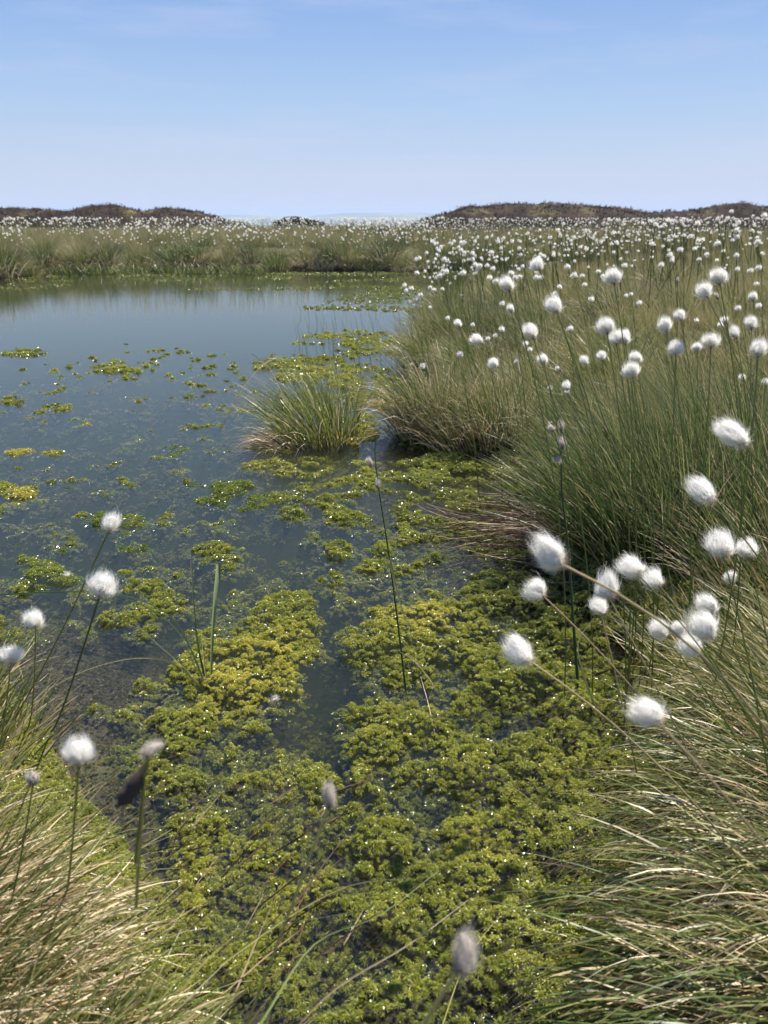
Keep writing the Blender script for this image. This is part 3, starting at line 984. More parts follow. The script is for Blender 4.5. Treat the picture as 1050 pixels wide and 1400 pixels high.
link('distant_hills', mesh_np('distant_hills', np.stack([XX.ravel(), YY.ravel(), ZZ.ravel()], 1), [np.stack([i + j, i + j + 1, i + nx + j + 1, i + nx + j], -1).reshape(-1, 4)], m), kind='structure')
# ------------------------------------------------------------------ tussocks of the right bank, copied
cells = []
tries = 0
while len(cells) < 150 and tries < 9000:
    tries += 1
    r_ = math.sqrt(rs.uniform(2.1 ** 2, 9.5 ** 2)); a_ = math.radians(rs.uniform(2, 34))
    x, y = r_ * math.sin(a_), r_ * math.cos(a_)
    if sdist(np.array([x]), np.array([y]))[0] < 0.13:
        continue
    if x < 0.62 * y - 0.75 and y < 2.4 and False:
        continue
    if any((x - c_[0]) ** 2 + (y - c_[1]) ** 2 < (0.19 + 0.035 * y) ** 2 for c_ in cells):
        continue
    cells.append((x, y))
def tlabel(x, y, k_):
    hue = 'deep green' if k_ % 3 == 0 else ('green and straw' if k_ % 2 else 'olive')
    band = 'just behind the huge dark tussock' if y < 3.2 else ('low in the right meadow' if y < 5 else
                                                                ('midway up the right meadow' if y < 7.3 else 'high in the right meadow'))
    side = 'near the pool' if x / y < .27 else 'toward the right edge'
    return f'{hue} tussock {band} {side}', f'{hue} tussocks {band} {side}'


for q, (x, y) in enumerate(sorted(cells, key=lambda c_: c_[1])):
    z = g1(x, y)
    s = rs.uniform(.72, 1.0)
    if y < 2.2:
        s *= .75
    put_tussock(x, y, z - .01, s, rs.uniform(-.5, .5), mid_mesh[q % 6],
                *tlabel(x, y, q % 6))

# ------------------------------------------------------------------ the tussocks one can name
def tpx(px, py, **kw):
    p = at_px(px, py)
    return p[0], p[1]


x, y = W(440, 598)[:2]
tussock('grass_tussock', x, y, 'small green tussock standing alone in the pool with a straw skirt on its left', green=520, straw=90, rad=.17, L=.50, seed=11,
        wind=(-.30, .04), spread=.50, bend=.75, width=.0036, zadd=.0)
# its straw skirt
x2, y2 = W(385, 603)[:2]
tussock('grass_tussock', x2, y2, 'flattened pale straw heap at the left foot of the pool tussock', green=20, straw=420, rad=.10, L=.26, seed=14,
        wind=(-1.1, -.1), spread=.6, bend=.9, width=.0028, strawkw=dict(wind=(-1.2, -.05), spread=.7, bend=.5), category='straw heap')
for q, (px_, py_, gn, st, rd, L_, lab) in enumerate([
        (650, 600, 520, 520, .19, .38, 'broad yellowish tussock with upright pale straw on the shore right of the pool tussock'),
        (575, 590, 260, 260, .12, .30, 'low straw coloured tussock leaning left over the water beside the broad yellowish one'),
        (715, 590, 240, 160, .12, .36, 'green tussock behind the broad yellowish tussock toward the meadow'),
        (640, 492, 620, 90, .22, .50, 'tall deep green tussock on the narrow spit at the inlet'),
        (575, 495, 260, 60, .15, .42, 'thin green tussock at the tip of the spit standing in water'),
        (710, 500, 460, 120, .2, .45, 'deep green tussock at the landward end of the spit')]):
    x, y = W(px_, py_, .02)[:2]
    tussock('grass_tussock', x, y, lab, green=gn, straw=st, rad=rd, L=L_, seed=60 + q, wind=(-.28, .03), spread=.45, bend=.5, width=.0030, segs=5,
            mat=M_DARK if q in (3, 5) else None, strawkw=dict(spread=.6, bend=.8))
# big dark rushy tussock in the middle of the right bank
for q, (px_, py_, zz, gn, st, rd, L_, lab) in enumerate([
        (880, 745, .06, 1300, 170, .20, .56, 'huge dark green tussock leaning left over the brown litter on the right bank'),
        (985, 700, .10, 1100, 240, .22, .56, 'dark green tussock behind the huge leaning one at the right edge'),
        (830, 640, .06, 800, 100, .18, .50, 'green tussock at the left rear of the huge dark one'),
        (1060, 790, .10, 500, 220, .18, .46, 'green and straw tussock at the right edge below the dark tussocks'),
        (930, 600, .14, 550, 260, .20, .45, 'straw flecked tussock behind the huge dark tussock')]):
    x, y = W(px_, py_, zz)[:2]
    tussock('grass_tussock', x, y, lab, green=gn, straw=st, rad=rd, L=L_, seed=80 + q, wind=(-.42, .10), spread=.42, bend=.36, width=.0028, segs=5,
            mat=M_DARK, strawkw=dict(spread=.5, bend=.6))
# brown litter under its left side
x, y = W(735, 728)[:2]
n_ = 480
rt = np.stack([rs.normal(.05, .15, n_), rs.normal(-.02, .17, n_), rs.uniform(.0, .03, n_)], 1)
v, f, a = blades(rt, -math.pi / 2 + rs.normal(.05, .45, n_), rs.uniform(1.42, 1.62, n_), rs.uniform(.10, .30, n_), rs.uniform(-.05, .08, n_), .0026, 4, seed=33, curl=.3)
v[:, 2] = np.maximum(v[:, 2], .006)
link('dead_grass_litter', mesh_np('dead_grass_litter', v, [f], M_BROWN, a), loc=(x, y, 0.0), kind='stuff',
     label='reddish brown mat of dead blades at the left foot of the huge dark tussock', category='dead grass')
# near right corner
for q, (px_, py_, zz, gn, st, rd, L_, wind, bend, lab) in enumerate([
        (1110, 1060, .06, 320, 220, .15, .32, (-.6, .6), .55, 'grass clump leaning up and left in the right corner under the hooded cotton head'),
        (1125, 960, .10, 360, 200, .15, .36, (-.60, .45), .5, 'green clump cut by the right edge beside the cluster of pale heads'),
        (1150, 1150, .08, 400, 360, .17, .40, (-1.0, .30), .9, 'green and silver straw clump sweeping left over the bright moss'),
        (1120, 1300, .10, 400, 440, .16, .43, (-1.2, .02), 1.2, 'arched pale straw clump sweeping left in the lower right corner'),
        (1060, 1420, .12, 420, 420, .14, .34, (-1.2, -.15), 1.2, 'mixed straw and green clump along the bottom right edge'),
        (940, 900, .03, 90, 60, .09, .24, (-.3, .5), .5, 'sparse thin clump rising around the pale fluffy heads on the right')]):
    x, y = W(px_, py_, zz)[:2]
    tussock('grass_tussock', x, y, lab, green=gn, straw=st, rad=rd, L=L_, seed=120 + q, wind=wind, spread=.55, bend=bend, width=.0032, segs=7,
            strawkw=dict(spread=.6, bend=bend * 1.25, width=.0034), pw=1.3, curl=.5)
# near left corner
for q, (px_, py_, zz, gn, st, rd, L_, wind, swind, lab) in enumerate([
        (-230, 1210, .06, 220, 330, .15, .28, (.45, .45), (.9, .42), 'straw and green clump lodged toward the pool on the left edge'),
        (-120, 1340, .07, 220, 460, .15, .28, (.55, .40), (1.2, .35), 'flattened pale straw clump in the lower left corner'),
        (-200, 1350, .12, 240, 380, .15, .33, (.55, .30), (1.3, .22), 'dense straw clump cut by the lower left edge'),
        (-40, 1480, .08, 280, 300, .14, .25, (.75, .32), (1.3, .1), 'green and straw clump at the bottom edge left of centre'),
        (130, 1570, .06, 150, 90, .11, .22, (.75, .5), (1.2, .2), 'loose green clump reaching over the moss at the bottom edge'),
        (-20, 1050, .02, 90, 30, .09, .24, (.28, .42), (.7, .5), 'thin upright green blades by the small fluffy heads on the left edge'),
        (-90, 1010, .04, 130, 30, .10, .32, (.32, .35), (.7, .5), 'tall thin green blades crossing the left edge')]):
    x, y = W(px_, py_, zz)[:2]
    tussock('grass_tussock', x, y, lab, green=gn, straw=st, rad=rd, L=L_, seed=150 + q, wind=wind, spread=.45, bend=.55, width=.0030, segs=6, curl=.5,
            strawkw=dict(wind=swind, spread=.35, bend=.45, width=.0036))
# a few russet dead leaves among the near left straw
n_ = 90
P_ = np.array([W(rs.uniform(60, 480), rs.uniform(1080, 1400), .03) for _ in range(n_)])
v, f, a = blades(P_, rs.normal(.9, .35, n_), rs.uniform(1.0, 1.4, n_), rs.uniform(.05, .15, n_), .2, .0026, 4, seed=44)
link('russet_leaves', mesh_np('russet_leaves', v, [f], M_BROWN, a), kind='stuff', label='reddish dead leaves strewn over moss in the lower left', category='dead leaves')

# sparse thin sedge stems standing in the water
n_ = 110
P_ = np.array([W(rs.uniform(400, 575), rs.uniform(430, 530)) for _ in range(n_)])
v, f, a = blades(P_, rs.uniform(-2.2, -.6, n_), rs.uniform(.03, .25, n_), rs.uniform(.12, .34, n_), rs.uniform(.1, 1.3, n_), .0032, 6, seed=45, pw=2.5)
link('sedge_stems', mesh_np('sedge_stems', v, [f], M_DARK, a), kind='stuff', label='sparse thin sedge stems rising from the water behind the pool tussock', category='sedge')


# ------------------------------------------------------------------ single stems and leaves
def tube(points, r0, r1, n=6, close=True):
    Pn = [Vector(p) for p in points]
    V, T = [], []
    m_ = len(Pn)
    for k_, p_ in enumerate(Pn):
        d = (Pn[min(k_ + 1, m_ - 1)] - Pn[max(k_ - 1, 0)]).normalized()
        u = d.orthogonal().normalized() if k_ == 0 else (u - d * u.dot(d)).normalized()
        w = d.cross(u)
        rr_ = r0 + (r1 - r0) * k_ / (m_ - 1)
        for q in range(n):
            an = 2 * math.pi * q / n
            V.append(p_ + (u * math.cos(an) + w * math.sin(an)) * rr_)
            T.append(k_ / (m_ - 1))
    F = [[k_ * n + q, k_ * n + (q + 1) % n, (k_ + 1) * n + (q + 1) % n, (k_ + 1) * n + q] for k_ in range(m_ - 1) for q in range(n)]
    return np.array(V), np.array(F), {'t': np.array(T), 'rnd': np.array(T)}


def spline(pts, n=10):
    """Catmull-Rom through 3-D points"""
    P_ = [np.array(p, float) for p in pts]
    P_ = [2 * P_[0] - P_[1]] + P_ + [2 * P_[-1] - P_[-2]]
    out_ = []
    for k_ in range(1, len(P_) - 2):
        for s_ in np.linspace(0, 1, n, endpoint=(k_ == len(P_) - 3)):
            a_, b_, c_, d_ = P_[k_ - 1:k_ + 3]
            out_.append(.5 * (2 * b_ + (c_ - a_) * s_ + (2 * a_ - 5 * b_ + 4 * c_ - d_) * s_ ** 2 + (3 * b_ - a_ - 3 * c_ + d_) * s_ ** 3))
    return out_


def leaf(points, w0, w1, wm=None, twist=0.0):
    """folded leaf blade along 3-D points"""
    Pn = [Vector(p) for p in points]
    V, T = [], []
    m_ = len(Pn)
    for k_, p_ in enumerate(Pn):
        s_ = k_ / (m_ - 1)
        d = (Pn[min(k_ + 1, m_ - 1)] - Pn[max(k_ - 1, 0)]).normalized()
        view = (Vector((0, 0, H)) - p_).normalized()
        sd_ = d.cross(Vector((0.25, -0.9, .35))).normalized()
        nn_ = sd_.cross(d)
        w_ = (w0 + (w1 - w0) * s_) * .5
        V += [p_ - sd_ * w_ + nn_ * w_ * .35, p_ - nn_ * w_ * .2, p_ + sd_ * w_ + nn_ * w_ * .35]
        T += [s_] * 3
    F = [[3 * k_ + q, 3 * k_ + q + 1, 3 * k_ + 4 + q, 3 * k_ + 3 + q] for k_ in range(m_ - 1) for q in range(2)]
    return np.array(V), np.array(F), {'t': np.array(T), 'rnd': np.array(T)}


def local(pts, o):
    return [np.asarray(p) - np.asarray(o) for p in pts]


# sedge shoot with a broad leaf
root = W(287, 940); dr = PXV(root[None])[2][0]
e = empty('sedge_shoot', root, 'single green sedge shoot with one broad creased leaf rising from the yellow moss island', 'sedge')


def lf(pp, w0, w1, mat, nm='leaf', ddep=0.0, parent=None, root_=None, dep0=None):
    root_ = root if root_ is None else root_
    dep0 = dr if dep0 is None else dep0
    m_ = len(pp)
    pts_ = [D(a_, b_, dep0 + (ddep * k_ / max(m_ - 1, 1))) for k_, (a_, b_) in enumerate(pp)]
    v_, f_, a_ = leaf(spline(local(pts_, root_), 6), w0, w1)
    return link(nm, mesh_np(nm, v_, [f_], mat, a_), parent or e)


lf([(288, 942), (290, 880), (294, 820), (299, 772)], .004, .0105, M_LEAF, ddep=.05)
lf([(300, 772), (301, 800), (303, 838)], .006, .0015, M_LEAF, ddep=.0)
lf([(284, 942), (272, 890), (266, 840), (261, 760)], .005, .0022, M_DARK, ddep=.06)
lf([(283, 943), (276, 925), (262, 890), (240, 850), (205, 826), (160, 812)], .0045, .0020, M_LEAF, ddep=-.05)
lf([(280, 944), (255, 915), (215, 880), (183, 851)], .0040, .0010, M_LEAFY, ddep=.02)
lf([(279, 946), (255, 920), (225, 903), (180, 900), (120, 915), (60, 945)], .0050, .0012, M_LEAFY, ddep=-.2)
lf([(284, 942), (279, 905), (276, 870)], .004, .0012, M_LEAFY, ddep=.02)
# the long blade lying across behind the left cotton heads
b0 = W(-40, 880, .1)
v, f, a = leaf(spline(local([D(-30, 815, 1.25), D(60, 810, 1.28), D(140, 811, 1.3), D(200, 830, 1.3), D(245, 866, 1.32), D(270, 920, 1.34)], b0), 6), .0028, .0016)
link('sedge_strand', mesh_np('sedge_strand', v, [f], M_LEAF, a), loc=b0, label='long single blade arching in from the left edge behind the round cotton head', category='sedge strand')

# blades that cross the moss in front
for pp, w_, dd, mat, lab in [
        ([(598, 1420), (640, 1310), (700, 1240), (780, 1215)], .002, (.95, 1.15), M_LEAFY, 'thin tan blade arching over the lower right moss'),
        ([(465, 850), (500, 870), (530, 900), (548, 925)], .0022, (1.56, 1.6), M_LEAFY, 'pale bent blade lying on the moss left of the tall brown tipped stem'),
        ([(600, 948), (585, 925), (565, 902), (548, 892)], .0024, (1.55, 1.6), M_STRAW, 'short drooping straw blade right of the tall brown tipped stem'),
        ([(594, 1000), (585, 960), (575, 925)], .0018, (1.5, 1.6), M_STRAW, 'short straw stalk leaning beside the tall brown tipped stem'),
        ([(490, 730), (530, 768), (565, 800), (610, 845)], .0018, (1.75, 1.7), M_LEAF, 'thin green blade slanting behind the tall brown tipped stem'),
        ([(620, 1035), (700, 1075), (760, 1120), (850, 1160)], .0018, (1.35, 1.2), M_STRAW, 'slender pale blade reaching left over the moss from the right bank'),
        ([(640, 1195), (700, 1150), (740, 1090), (775, 1030)], .0014, (1.25, 1.35), M_DARK, 'dark thin blade leaning over the right moss'),
        ([(355, 1400), (430, 1290), (520, 1250), (600, 1190)], .0030, (.72, .95), M_LEAF, 'green blade slanting up to the right near the bottom edge'),
        ([(300, 1320), (400, 1250), (480, 1210), (560, 1200)], .0024, (.75, .95), M_LEAFY, 'yellowish blade slanting over the lower moss'),
        ([(380, 1430), (460, 1350), (560, 1290), (640, 1230)], .0034, (.62, .9), M_STRAW, 'pale straw blade crossing the bottom edge'),
        ([(120, 1330), (230, 1290), (350, 1270), (520, 1240)], .0020, (.72, 1.0), M_LEAF, 'long thin green blade stretching right from the lower left clump'),
        ([(820, 980), (800, 930), (790, 880), (812, 845)], .0050, (1.42, 1.38), M_LEAFY, 'curved yellow green leaf beside the dark upright stem on the right'),
        ([(816, 922), (830, 917), (845, 910)], .0050, (1.35, 1.35), M_BROWN, 'small russet leaf tip under the right cotton heads'),
        ([(300, 590), (340, 520), (372, 492), (402, 500)], .0026, (2.9, 3.1), M_STRAW, 'pale arched blade on the left of the pool tussock'),
        ([(345, 484), (370, 505), (390, 545), (420, 580)], .0030, (3.1, 3.0), M_STRAW, 'bleached blade leaning left out of the pool tussock')]:
    o_ = D(*pp[0], dd[0])
    m_ = len(pp)
    v, f, a = leaf(spline(local([D(q[0], q[1], dd[0] + (dd[1] - dd[0]) * k_ / (m_ - 1)) for k_, q in enumerate(pp)], o_), 5), w_, w_ * .3)
    link('sedge_strand', mesh_np('sedge_strand', v, [f], mat, a), loc=o_, label=lab, category='sedge strand')


# ------------------------------------------------------------------ cotton heads
def cotton(kind, seed, strands=900, core_u=18, core_v=12, sw=.012):
    """unit long head from the stem joint at the origin up +Z; returns cotton arrays and bract arrays"""
    r = np.random.RandomState(seed)
    drift = {'puff': .06, 'sweep': .42, 'burst': .10, 'seed': .1}[kind]
    wid = {'puff': .44, 'sweep': .30, 'burst': .46, 'seed': .20}[kind]

    def surf(u, v_, k=1.0):
        """u around 0..2pi, v 0 base .. 1 tip"""
        th = v_ * math.pi
        rad_ = np.sin(th) ** (.85 if kind != 'sweep' else .8) * wid * (1 + (.25 if kind == 'burst' else 0) * (v_ - .5))
        zz = .5 - .5 * np.cos(th)
        if kind == 'sweep':
            rad_ = rad_ * (1.10 - .55 * np.maximum(v_ - .45, 0))
        lump = 1 + .22 * np.sin(2 * u + 3 * v_ + seed) * np.sin(th) + .12 * np.sin(5 * u + 7 * v_ + seed * 2)
        rad_ = rad_ * lump
        x_ = np.cos(u) * rad_ * k; y_ = np.sin(u) * rad_ * k
        z_ = .5 + (zz - .5) * k
        x_ = x_ + drift * zz ** 2
        return np.stack([x_, y_, z_], -1)
    cu, cv = core_u, core_v
    U, Vv = np.meshgrid(np.arange(cu) * 2 * math.pi / cu, np.linspace(0.02, .98, cv))
    C = surf(U.ravel(), Vv.ravel(), .55 if kind == 'seed' else .70)
    nrmn = r.normal(0, .012, C.shape)
    C = C + nrmn
    i_ = np.arange(cv - 1)[:, None] * cu; j_ = np.arange(cu)[None]
    Fq_ = np.stack([i_ + j_, i_ + (j_ + 1) % cu, i_ + cu + (j_ + 1) % cu, i_ + cu + j_], -1).reshape(-1, 4)
    cr = np.clip(C[:, 2] * 2.2, 0, .6)
    # strands: start near the base axis, run out over the surface and lift off a little
    n_ = strands
    u0 = r.rand(n_) * 2 * math.pi
    v1 = np.clip(r.beta(1.6, 1.1, n_), .08, 1)
    ks = np.linspace(0, 1, 5)
    A = []
    swirl = r.normal(0, .45, n_)
    lift = r.uniform(.80, 1.14, n_) * (1 + (r.rand(n_) < .2) * r.uniform(0, .30, n_))
    if kind in ('burst', 'seed'):
        lift = lift * r.uniform(.8, 1.3, n_)
    for s_ in ks:
        vv_ = np.clip(v1 * (.25 + .75 * s_), .02, .99)
        k_ = .55 + (lift - .55) * s_ ** .7
        A.append(surf(u0 + swirl * s_, vv_, 1.0) * 1.0)
        ctr_ = np.array([drift * .3, 0, .45])
        A[-1] = ctr_ + (A[-1] - ctr_) * k_[:, None]
    A = np.stack(A, 1)
    # strands gather in locks
    nl = 34
    lock = r.randint(0, nl, n_)
    off_ = r.normal(0, 1, (nl, 3)) * (.105 if kind != 'seed' else .05)
    A = A + off_[lock][:, None, :] * (ks ** 1.6)[None, :, None]
    Tn = A[:, -1] - A[:, 0]
    sdv = np.cross(Tn, r.normal(0, 1, (n_, 3)))
    sdv /= np.linalg.norm(sdv, axis=1)[:, None] + 1e-9
    wv = np.array([1, 1, .9, .6, .12]) * sw * .5
    Vs_ = np.stack([A - sdv[:, None] * wv[None, :, None], A + sdv[:, None] * wv[None, :, None]], 2).reshape(-1, 3)
    b_ = (np.arange(n_) * 10)[:, None, None]
    q_ = np.array([[2 * k_, 2 * k_ + 1, 2 * k_ + 3, 2 * k_ + 2] for k_ in range(4)])[None]
    Fs_ = (b_ + q_).reshape(-1, 4)
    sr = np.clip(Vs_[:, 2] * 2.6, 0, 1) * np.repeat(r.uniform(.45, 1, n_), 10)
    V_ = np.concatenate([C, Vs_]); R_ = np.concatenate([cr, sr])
    F_ = np.concatenate([Fq_, Fs_ + len(C)])
    # bracts
    nb = 16
    bu = r.rand(nb) * 6.28
    bl = r.uniform(.12, .30, nb)
    B = []
    for u_, l_ in zip(bu, bl):
        d_ = np.array([math.cos(u_) * .55, math.sin(u_) * .55, 1]); d_ /= np.linalg.norm(d_)
        s_ = np.array([-math.sin(u_), math.cos(u_), 0])
        B += [s_ * -.03 + [0, 0, -.03], s_ * .03 + [0, 0, -.03], d_ * l_ * .6 + s_ * .05, d_ * l_ * .6 - s_ * .05, d_ * l_]
    B = np.array(B); o5 = (np.arange(nb) * 5)[:, None]
    Fb4 = o5 + np.array([[0, 1, 2, 3]]); Fb3 = o5 + np.array([[3, 2, 4]])
    return (V_, [F_], {'rnd': R_, 't': R_}), (B, [Fb4, Fb3], {'rnd': np.repeat(r.rand(nb), 5), 't': np.zeros(nb * 5)})


HEADS = {}
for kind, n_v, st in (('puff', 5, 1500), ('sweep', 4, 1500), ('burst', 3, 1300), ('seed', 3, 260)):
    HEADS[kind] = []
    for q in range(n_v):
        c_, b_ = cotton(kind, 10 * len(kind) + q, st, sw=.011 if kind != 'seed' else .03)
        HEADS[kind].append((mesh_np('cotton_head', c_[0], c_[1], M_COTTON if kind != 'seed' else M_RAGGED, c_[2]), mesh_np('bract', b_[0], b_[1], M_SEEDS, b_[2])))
HEADS['dull'] = []
for q in range(3):
    c_, b_ = cotton('sweep', 66 + q, 700, sw=.012)
    HEADS['dull'].append((mesh_np('cotton_head', c_[0], c_[1], M_RAGGED, c_[2]), mesh_np('bract', b_[0], b_[1], M_SEEDS, b_[2])))
SMALL = []
for q in range(5):
    c_, b_ = cotton('puff' if q < 4 else 'burst', 70 + q, 220, 12, 8, sw=.03)
    SMALL.append((mesh_np('cotton_head', c_[0], c_[1], M_COTTON, c_[2]), mesh_np('bract', b_[0], b_[1], M_SEEDS, b_[2])))


def align(o, d, spin=0.0):
    q_ = Vector(d).normalized().to_track_quat('Z', 'Y')
    o.rotation_mode = 'QUATERNION'
    from mathutils import Quaternion
    o.rotation_quaternion = q_ @ Quaternion((0, 0, 1), spin)


count_h = 0


def plant(px, py, size, sdir, kind='puff', label='', group=None, real=.032, dep=None, base=None, mat=M_STEM, r0=.0012, aspect=1.0, sink=.0):
    """one cottongrass plant: head centre seen at (px, py), stem leaving in picture direction sdir"""
    global count_h
    count_h += 1
    dep = FPX * real / size if dep is None else dep
    ctr = D(px, py, dep)
    sx, sy = sdir
    nrm = math.hypot(sx, sy); sx /= nrm; sy /= nrm
    right = np.array([1, 0, 0]); up = np.array([0, SP, CP])
    d3 = right * sx - up * sy + np.array([0, .15, -.15])
    d3 /= np.linalg.norm(d3)
    joint = ctr + d3 * real * .48
    if base is None:
        hgt_ = joint[2] - g1(joint[0], joint[1])
        run = min(max(hgt_, .12), .5)
        bx, by = joint[0] + d3[0] * run * .9, joint[1] + d3[1] * run * .5 + .02
        bz = g1(bx, by)
        bz = max(bz, -.03)
        root_ = np.array([bx, by, bz])
    else:
        root_ = np.array(base, float)
    L_ = np.linalg.norm(joint - root_)
    mid = joint + d3 * L_ * .45
    if base is not None:
        mid = (joint + root_) / 2 + d3 * L_ * .10
    mid[2] = max(mid[2], root_[2] + .02)
    ptsb = [((1 - s_) ** 2) * root_ + 2 * s_ * (1 - s_) * mid + s_ * s_ * joint for s_ in np.linspace(0, 1, 12)]
    e_ = empty('cottongrass', root_, label, 'cottongrass', group)
    v_, f_, a_ = tube(local(ptsb, root_), r0 * 1.25, r0 * .8, 5)
    link('stem', mesh_np('stem', v_, [f_], mat, a_), e_)
    pool_ = HEADS[kind] if size > 10 else (SMALL if kind in ('puff', 'burst') else HEADS[kind])
    cm, bm = pool_[count_h % len(pool_)]
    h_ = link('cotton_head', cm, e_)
    h_.location = joint - root_
    align(h_, -d3, rnd.uniform(0, 6.28) if kind != 'sweep' else rnd.uniform(2.2, 4.0))
    k9 = .84 if size > 10 else .9
    h_.scale = (real * aspect * k9, real * aspect * k9, real * k9)
    if size > 12 or kind == 'seed':
        b_ = link('bract', bm, e_)
        b_.location = h_.location; b_.rotation_mode = 'QUATERNION'; b_.rotation_quaternion = h_.rotation_quaternion
        b_.scale = (real * 1.15,) * 3
    return e_


U = (.25, .95)
BIG = [  # px, py, size, stem dir, kind, label, extras
    (1002, 593, 50, (.8, .6), 'sweep', 'large white windswept head on the right edge above the dark tussock', dict(aspect=1.1)),
    (962, 670, 42, (.75, .66), 'sweep', 'white teardrop head against the dark green tussock', dict(aspect=1.15)),
    (984, 743, 42, (.35, .9), 'burst', 'spiky wide white head left of the small pair at the right edge', dict()),
    (1019, 748, 32, (.35, .9), 'burst', 'smaller spiky white head touching the wide one at the right edge', dict()),
    (998, 788, 20, (.5, .8), 'puff', 'tiny white tuft just below the two spiky heads', dict()),
    (747, 762, 54, (.93, .33), 'sweep', 'white windswept head on a thick tan stalk over the brown litter', dict(aspect=1.05, mat=M_STEMTAN, r0=.0015)),
    (731, 804, 36, (.78, .62), 'burst', 'white brush shaped head at the left under the thick tan stalk', dict(aspect=.9, mat=M_STEMTAN)),
    (862, 774, 40, (.75, .66), 'burst', 'bluish white shaded head behind the thick tan stalk', dict(aspect=.95)),
    (892, 790, 32, (.7, .7), 'burst', 'small dense white head right of the shaded one', dict()),
    (825, 803, 38, (.55, .83), 'sweep', 'grey white combed head between the tan stalk and the dark stem', dict(aspect=1.2, mat=M_STEMTAN)),
    (819, 827, 28, (.3, .95), 'burst', 'small streaky head hanging directly beneath the combed head', dict(mat=M_STEMTAN)),
    (708, 893, 44, (.86, .5), 'sweep', 'creamy shaggy head over the moss, lowest and leftmost of the right group', dict(aspect=1.35, mat=M_STEMTAN)),
    (884, 971, 52, (.75, .66), 'burst', 'large white head hanging over the lower right grass', dict(aspect=.85, mat=M_STEMTAN, real=.030)),
    (900, 860, 34, (.7, .7), 'puff', 'pale fluffy head at the left of the blurred cluster of five', dict(aspect=.8)),
    (927, 858, 26, (.7, .7), 'puff', 'small pale head second from the left in the blurred cluster', dict(aspect=.8)),
    (960, 854, 48, (.7, .75), 'puff', 'largest creamy head of the blurred cluster of five', dict(aspect=.9)),
    (966, 826, 36, (.6, .8), 'puff', 'greyish head topping the blurred cluster of five', dict(aspect=.8)),
    (943, 882, 38, (.75, .66), 'puff', 'lowest white head of the blurred cluster of five', dict(aspect=.9)),
    (734, 361, 21, (.5, .87), 'puff', 'round white head highest of the long leaning stems by the inlet', dict()),
    (693, 387, 25, (.38, .92), 'puff', 'plump round white head in front of the inlet water', dict()),
    (757, 416, 27, (.45, .88), 'puff', 'round creamy head right of the inlet on a long leaning stem', dict()),
    (725, 452, 24, (.42, .9), 'puff', 'oval curly white head above the tall spit tussock', dict()),
    (651, 464, 20, (.88, .45), 'puff', 'round white head on a nearly level stem over the spit tussock', dict()),
    (674, 497, 17, (.8, .5), 'puff', 'creamy ball head low over the spit grass', dict()),
    (742, 490, 17, (.3, .95), 'burst', 'loose white head right of the low creamy ball', dict()),
    (698, 421, 13, U, 'puff', 'small white head beneath the plump one by the inlet', dict()),
    (626, 442, 13, (.5, .9), 'puff', 'small white head left of the nearly level stem', dict()),
    (774, 527, 15, (.4, .9), 'puff', 'small pale head over the broad yellowish tussock', dict()),
    (838, 377, 25, U, 'puff', 'round creamy head alone over the middle of the meadow', dict()),
    (982, 377, 26, (.3, .95), 'puff', 'shaggy white head, upper of the two at the right horizon grass', dict()),
    (962, 397, 24, (.6, .8), 'puff', 'smooth oval white head just below left of the shaggy one', dict()),
    (828, 445, 26, U, 'puff', 'tall white head, left upper one of the close trio', dict()),
    (841, 461, 23, U, 'puff', 'creamy head, lower left one of the close trio', dict()),
    (853, 460, 23, U, 'puff', 'creamy head, right hand one of the close trio', dict()),
    (929, 430, 18, (.3, .95), 'puff', 'soft round white head above the two tall heads in the meadow', dict()),
    (909, 443, 24, (.3, .95), 'puff', 'tall double tufted white head in the middle of the meadow', dict(aspect=.85)),
    (924, 475, 24, (.05, 1), 'puff', 'white head on a straight stem below the double tufted one', dict()),
    (972, 465, 24, (.05, 1), 'burst', 'creamy brush topped head on a straight stem', dict()),
    (953, 474, 14, (.1, 1), 'puff', 'small head just left of the creamy brush topped one', dict()),
    (1027, 440, 21, (.1, 1), 'puff', 'creamy round head near the right edge below the shaggy one', dict()),
    (1037, 475, 27, (.02, 1), 'puff', 'big curly white head touching the right edge', dict()),
    (1005, 453, 19, (.3, .95), 'sweep', 'slanting tapered white head between the creamy ones', dict(aspect=1.1)),
    (1029, 405, 14, (.2, .98), 'puff', 'small white head right of the smooth oval one', dict()),
    (822, 486, 15, U, 'puff', 'small round head below the close trio', dict()),
    (869, 488, 20, U, 'puff', 'creamy head, upper one of the pair under the trio', dict()),
    (863, 505, 25, U, 'puff', 'round creamy head, lower one of the pair under the trio', dict()),
    (799, 492, 15, (.4, .9), 'sweep', 'half shaded slanting head left of the pair', dict(aspect=1.1)),
    (1015, 516, 12, (.02, 1), 'puff', 'little white head below the big curly one', dict()),
    (1046, 522, 12, (.02, 1), 'puff', 'little white head cut by the right edge', dict()),
    (990, 437, 11, (.4, .9), 'burst', 'ragged little head beside the slanting tapered one', dict()),
    (926, 383, 9, (.1, 1), 'seed', 'ragged dark centred head in the upper meadow', dict(real=.022)),
    (980, 404, 13, (.4, .9), 'seed', 'half bare dark head between the shaggy and small heads', dict(real=.026)),
]
for px_, py_, sz, sd_, kd, lab, kw in BIG:
    plant(px_, py_, sz, sd_, kd, lab, real=kw.pop('real', .036 if sz > 30 else .031), **kw)

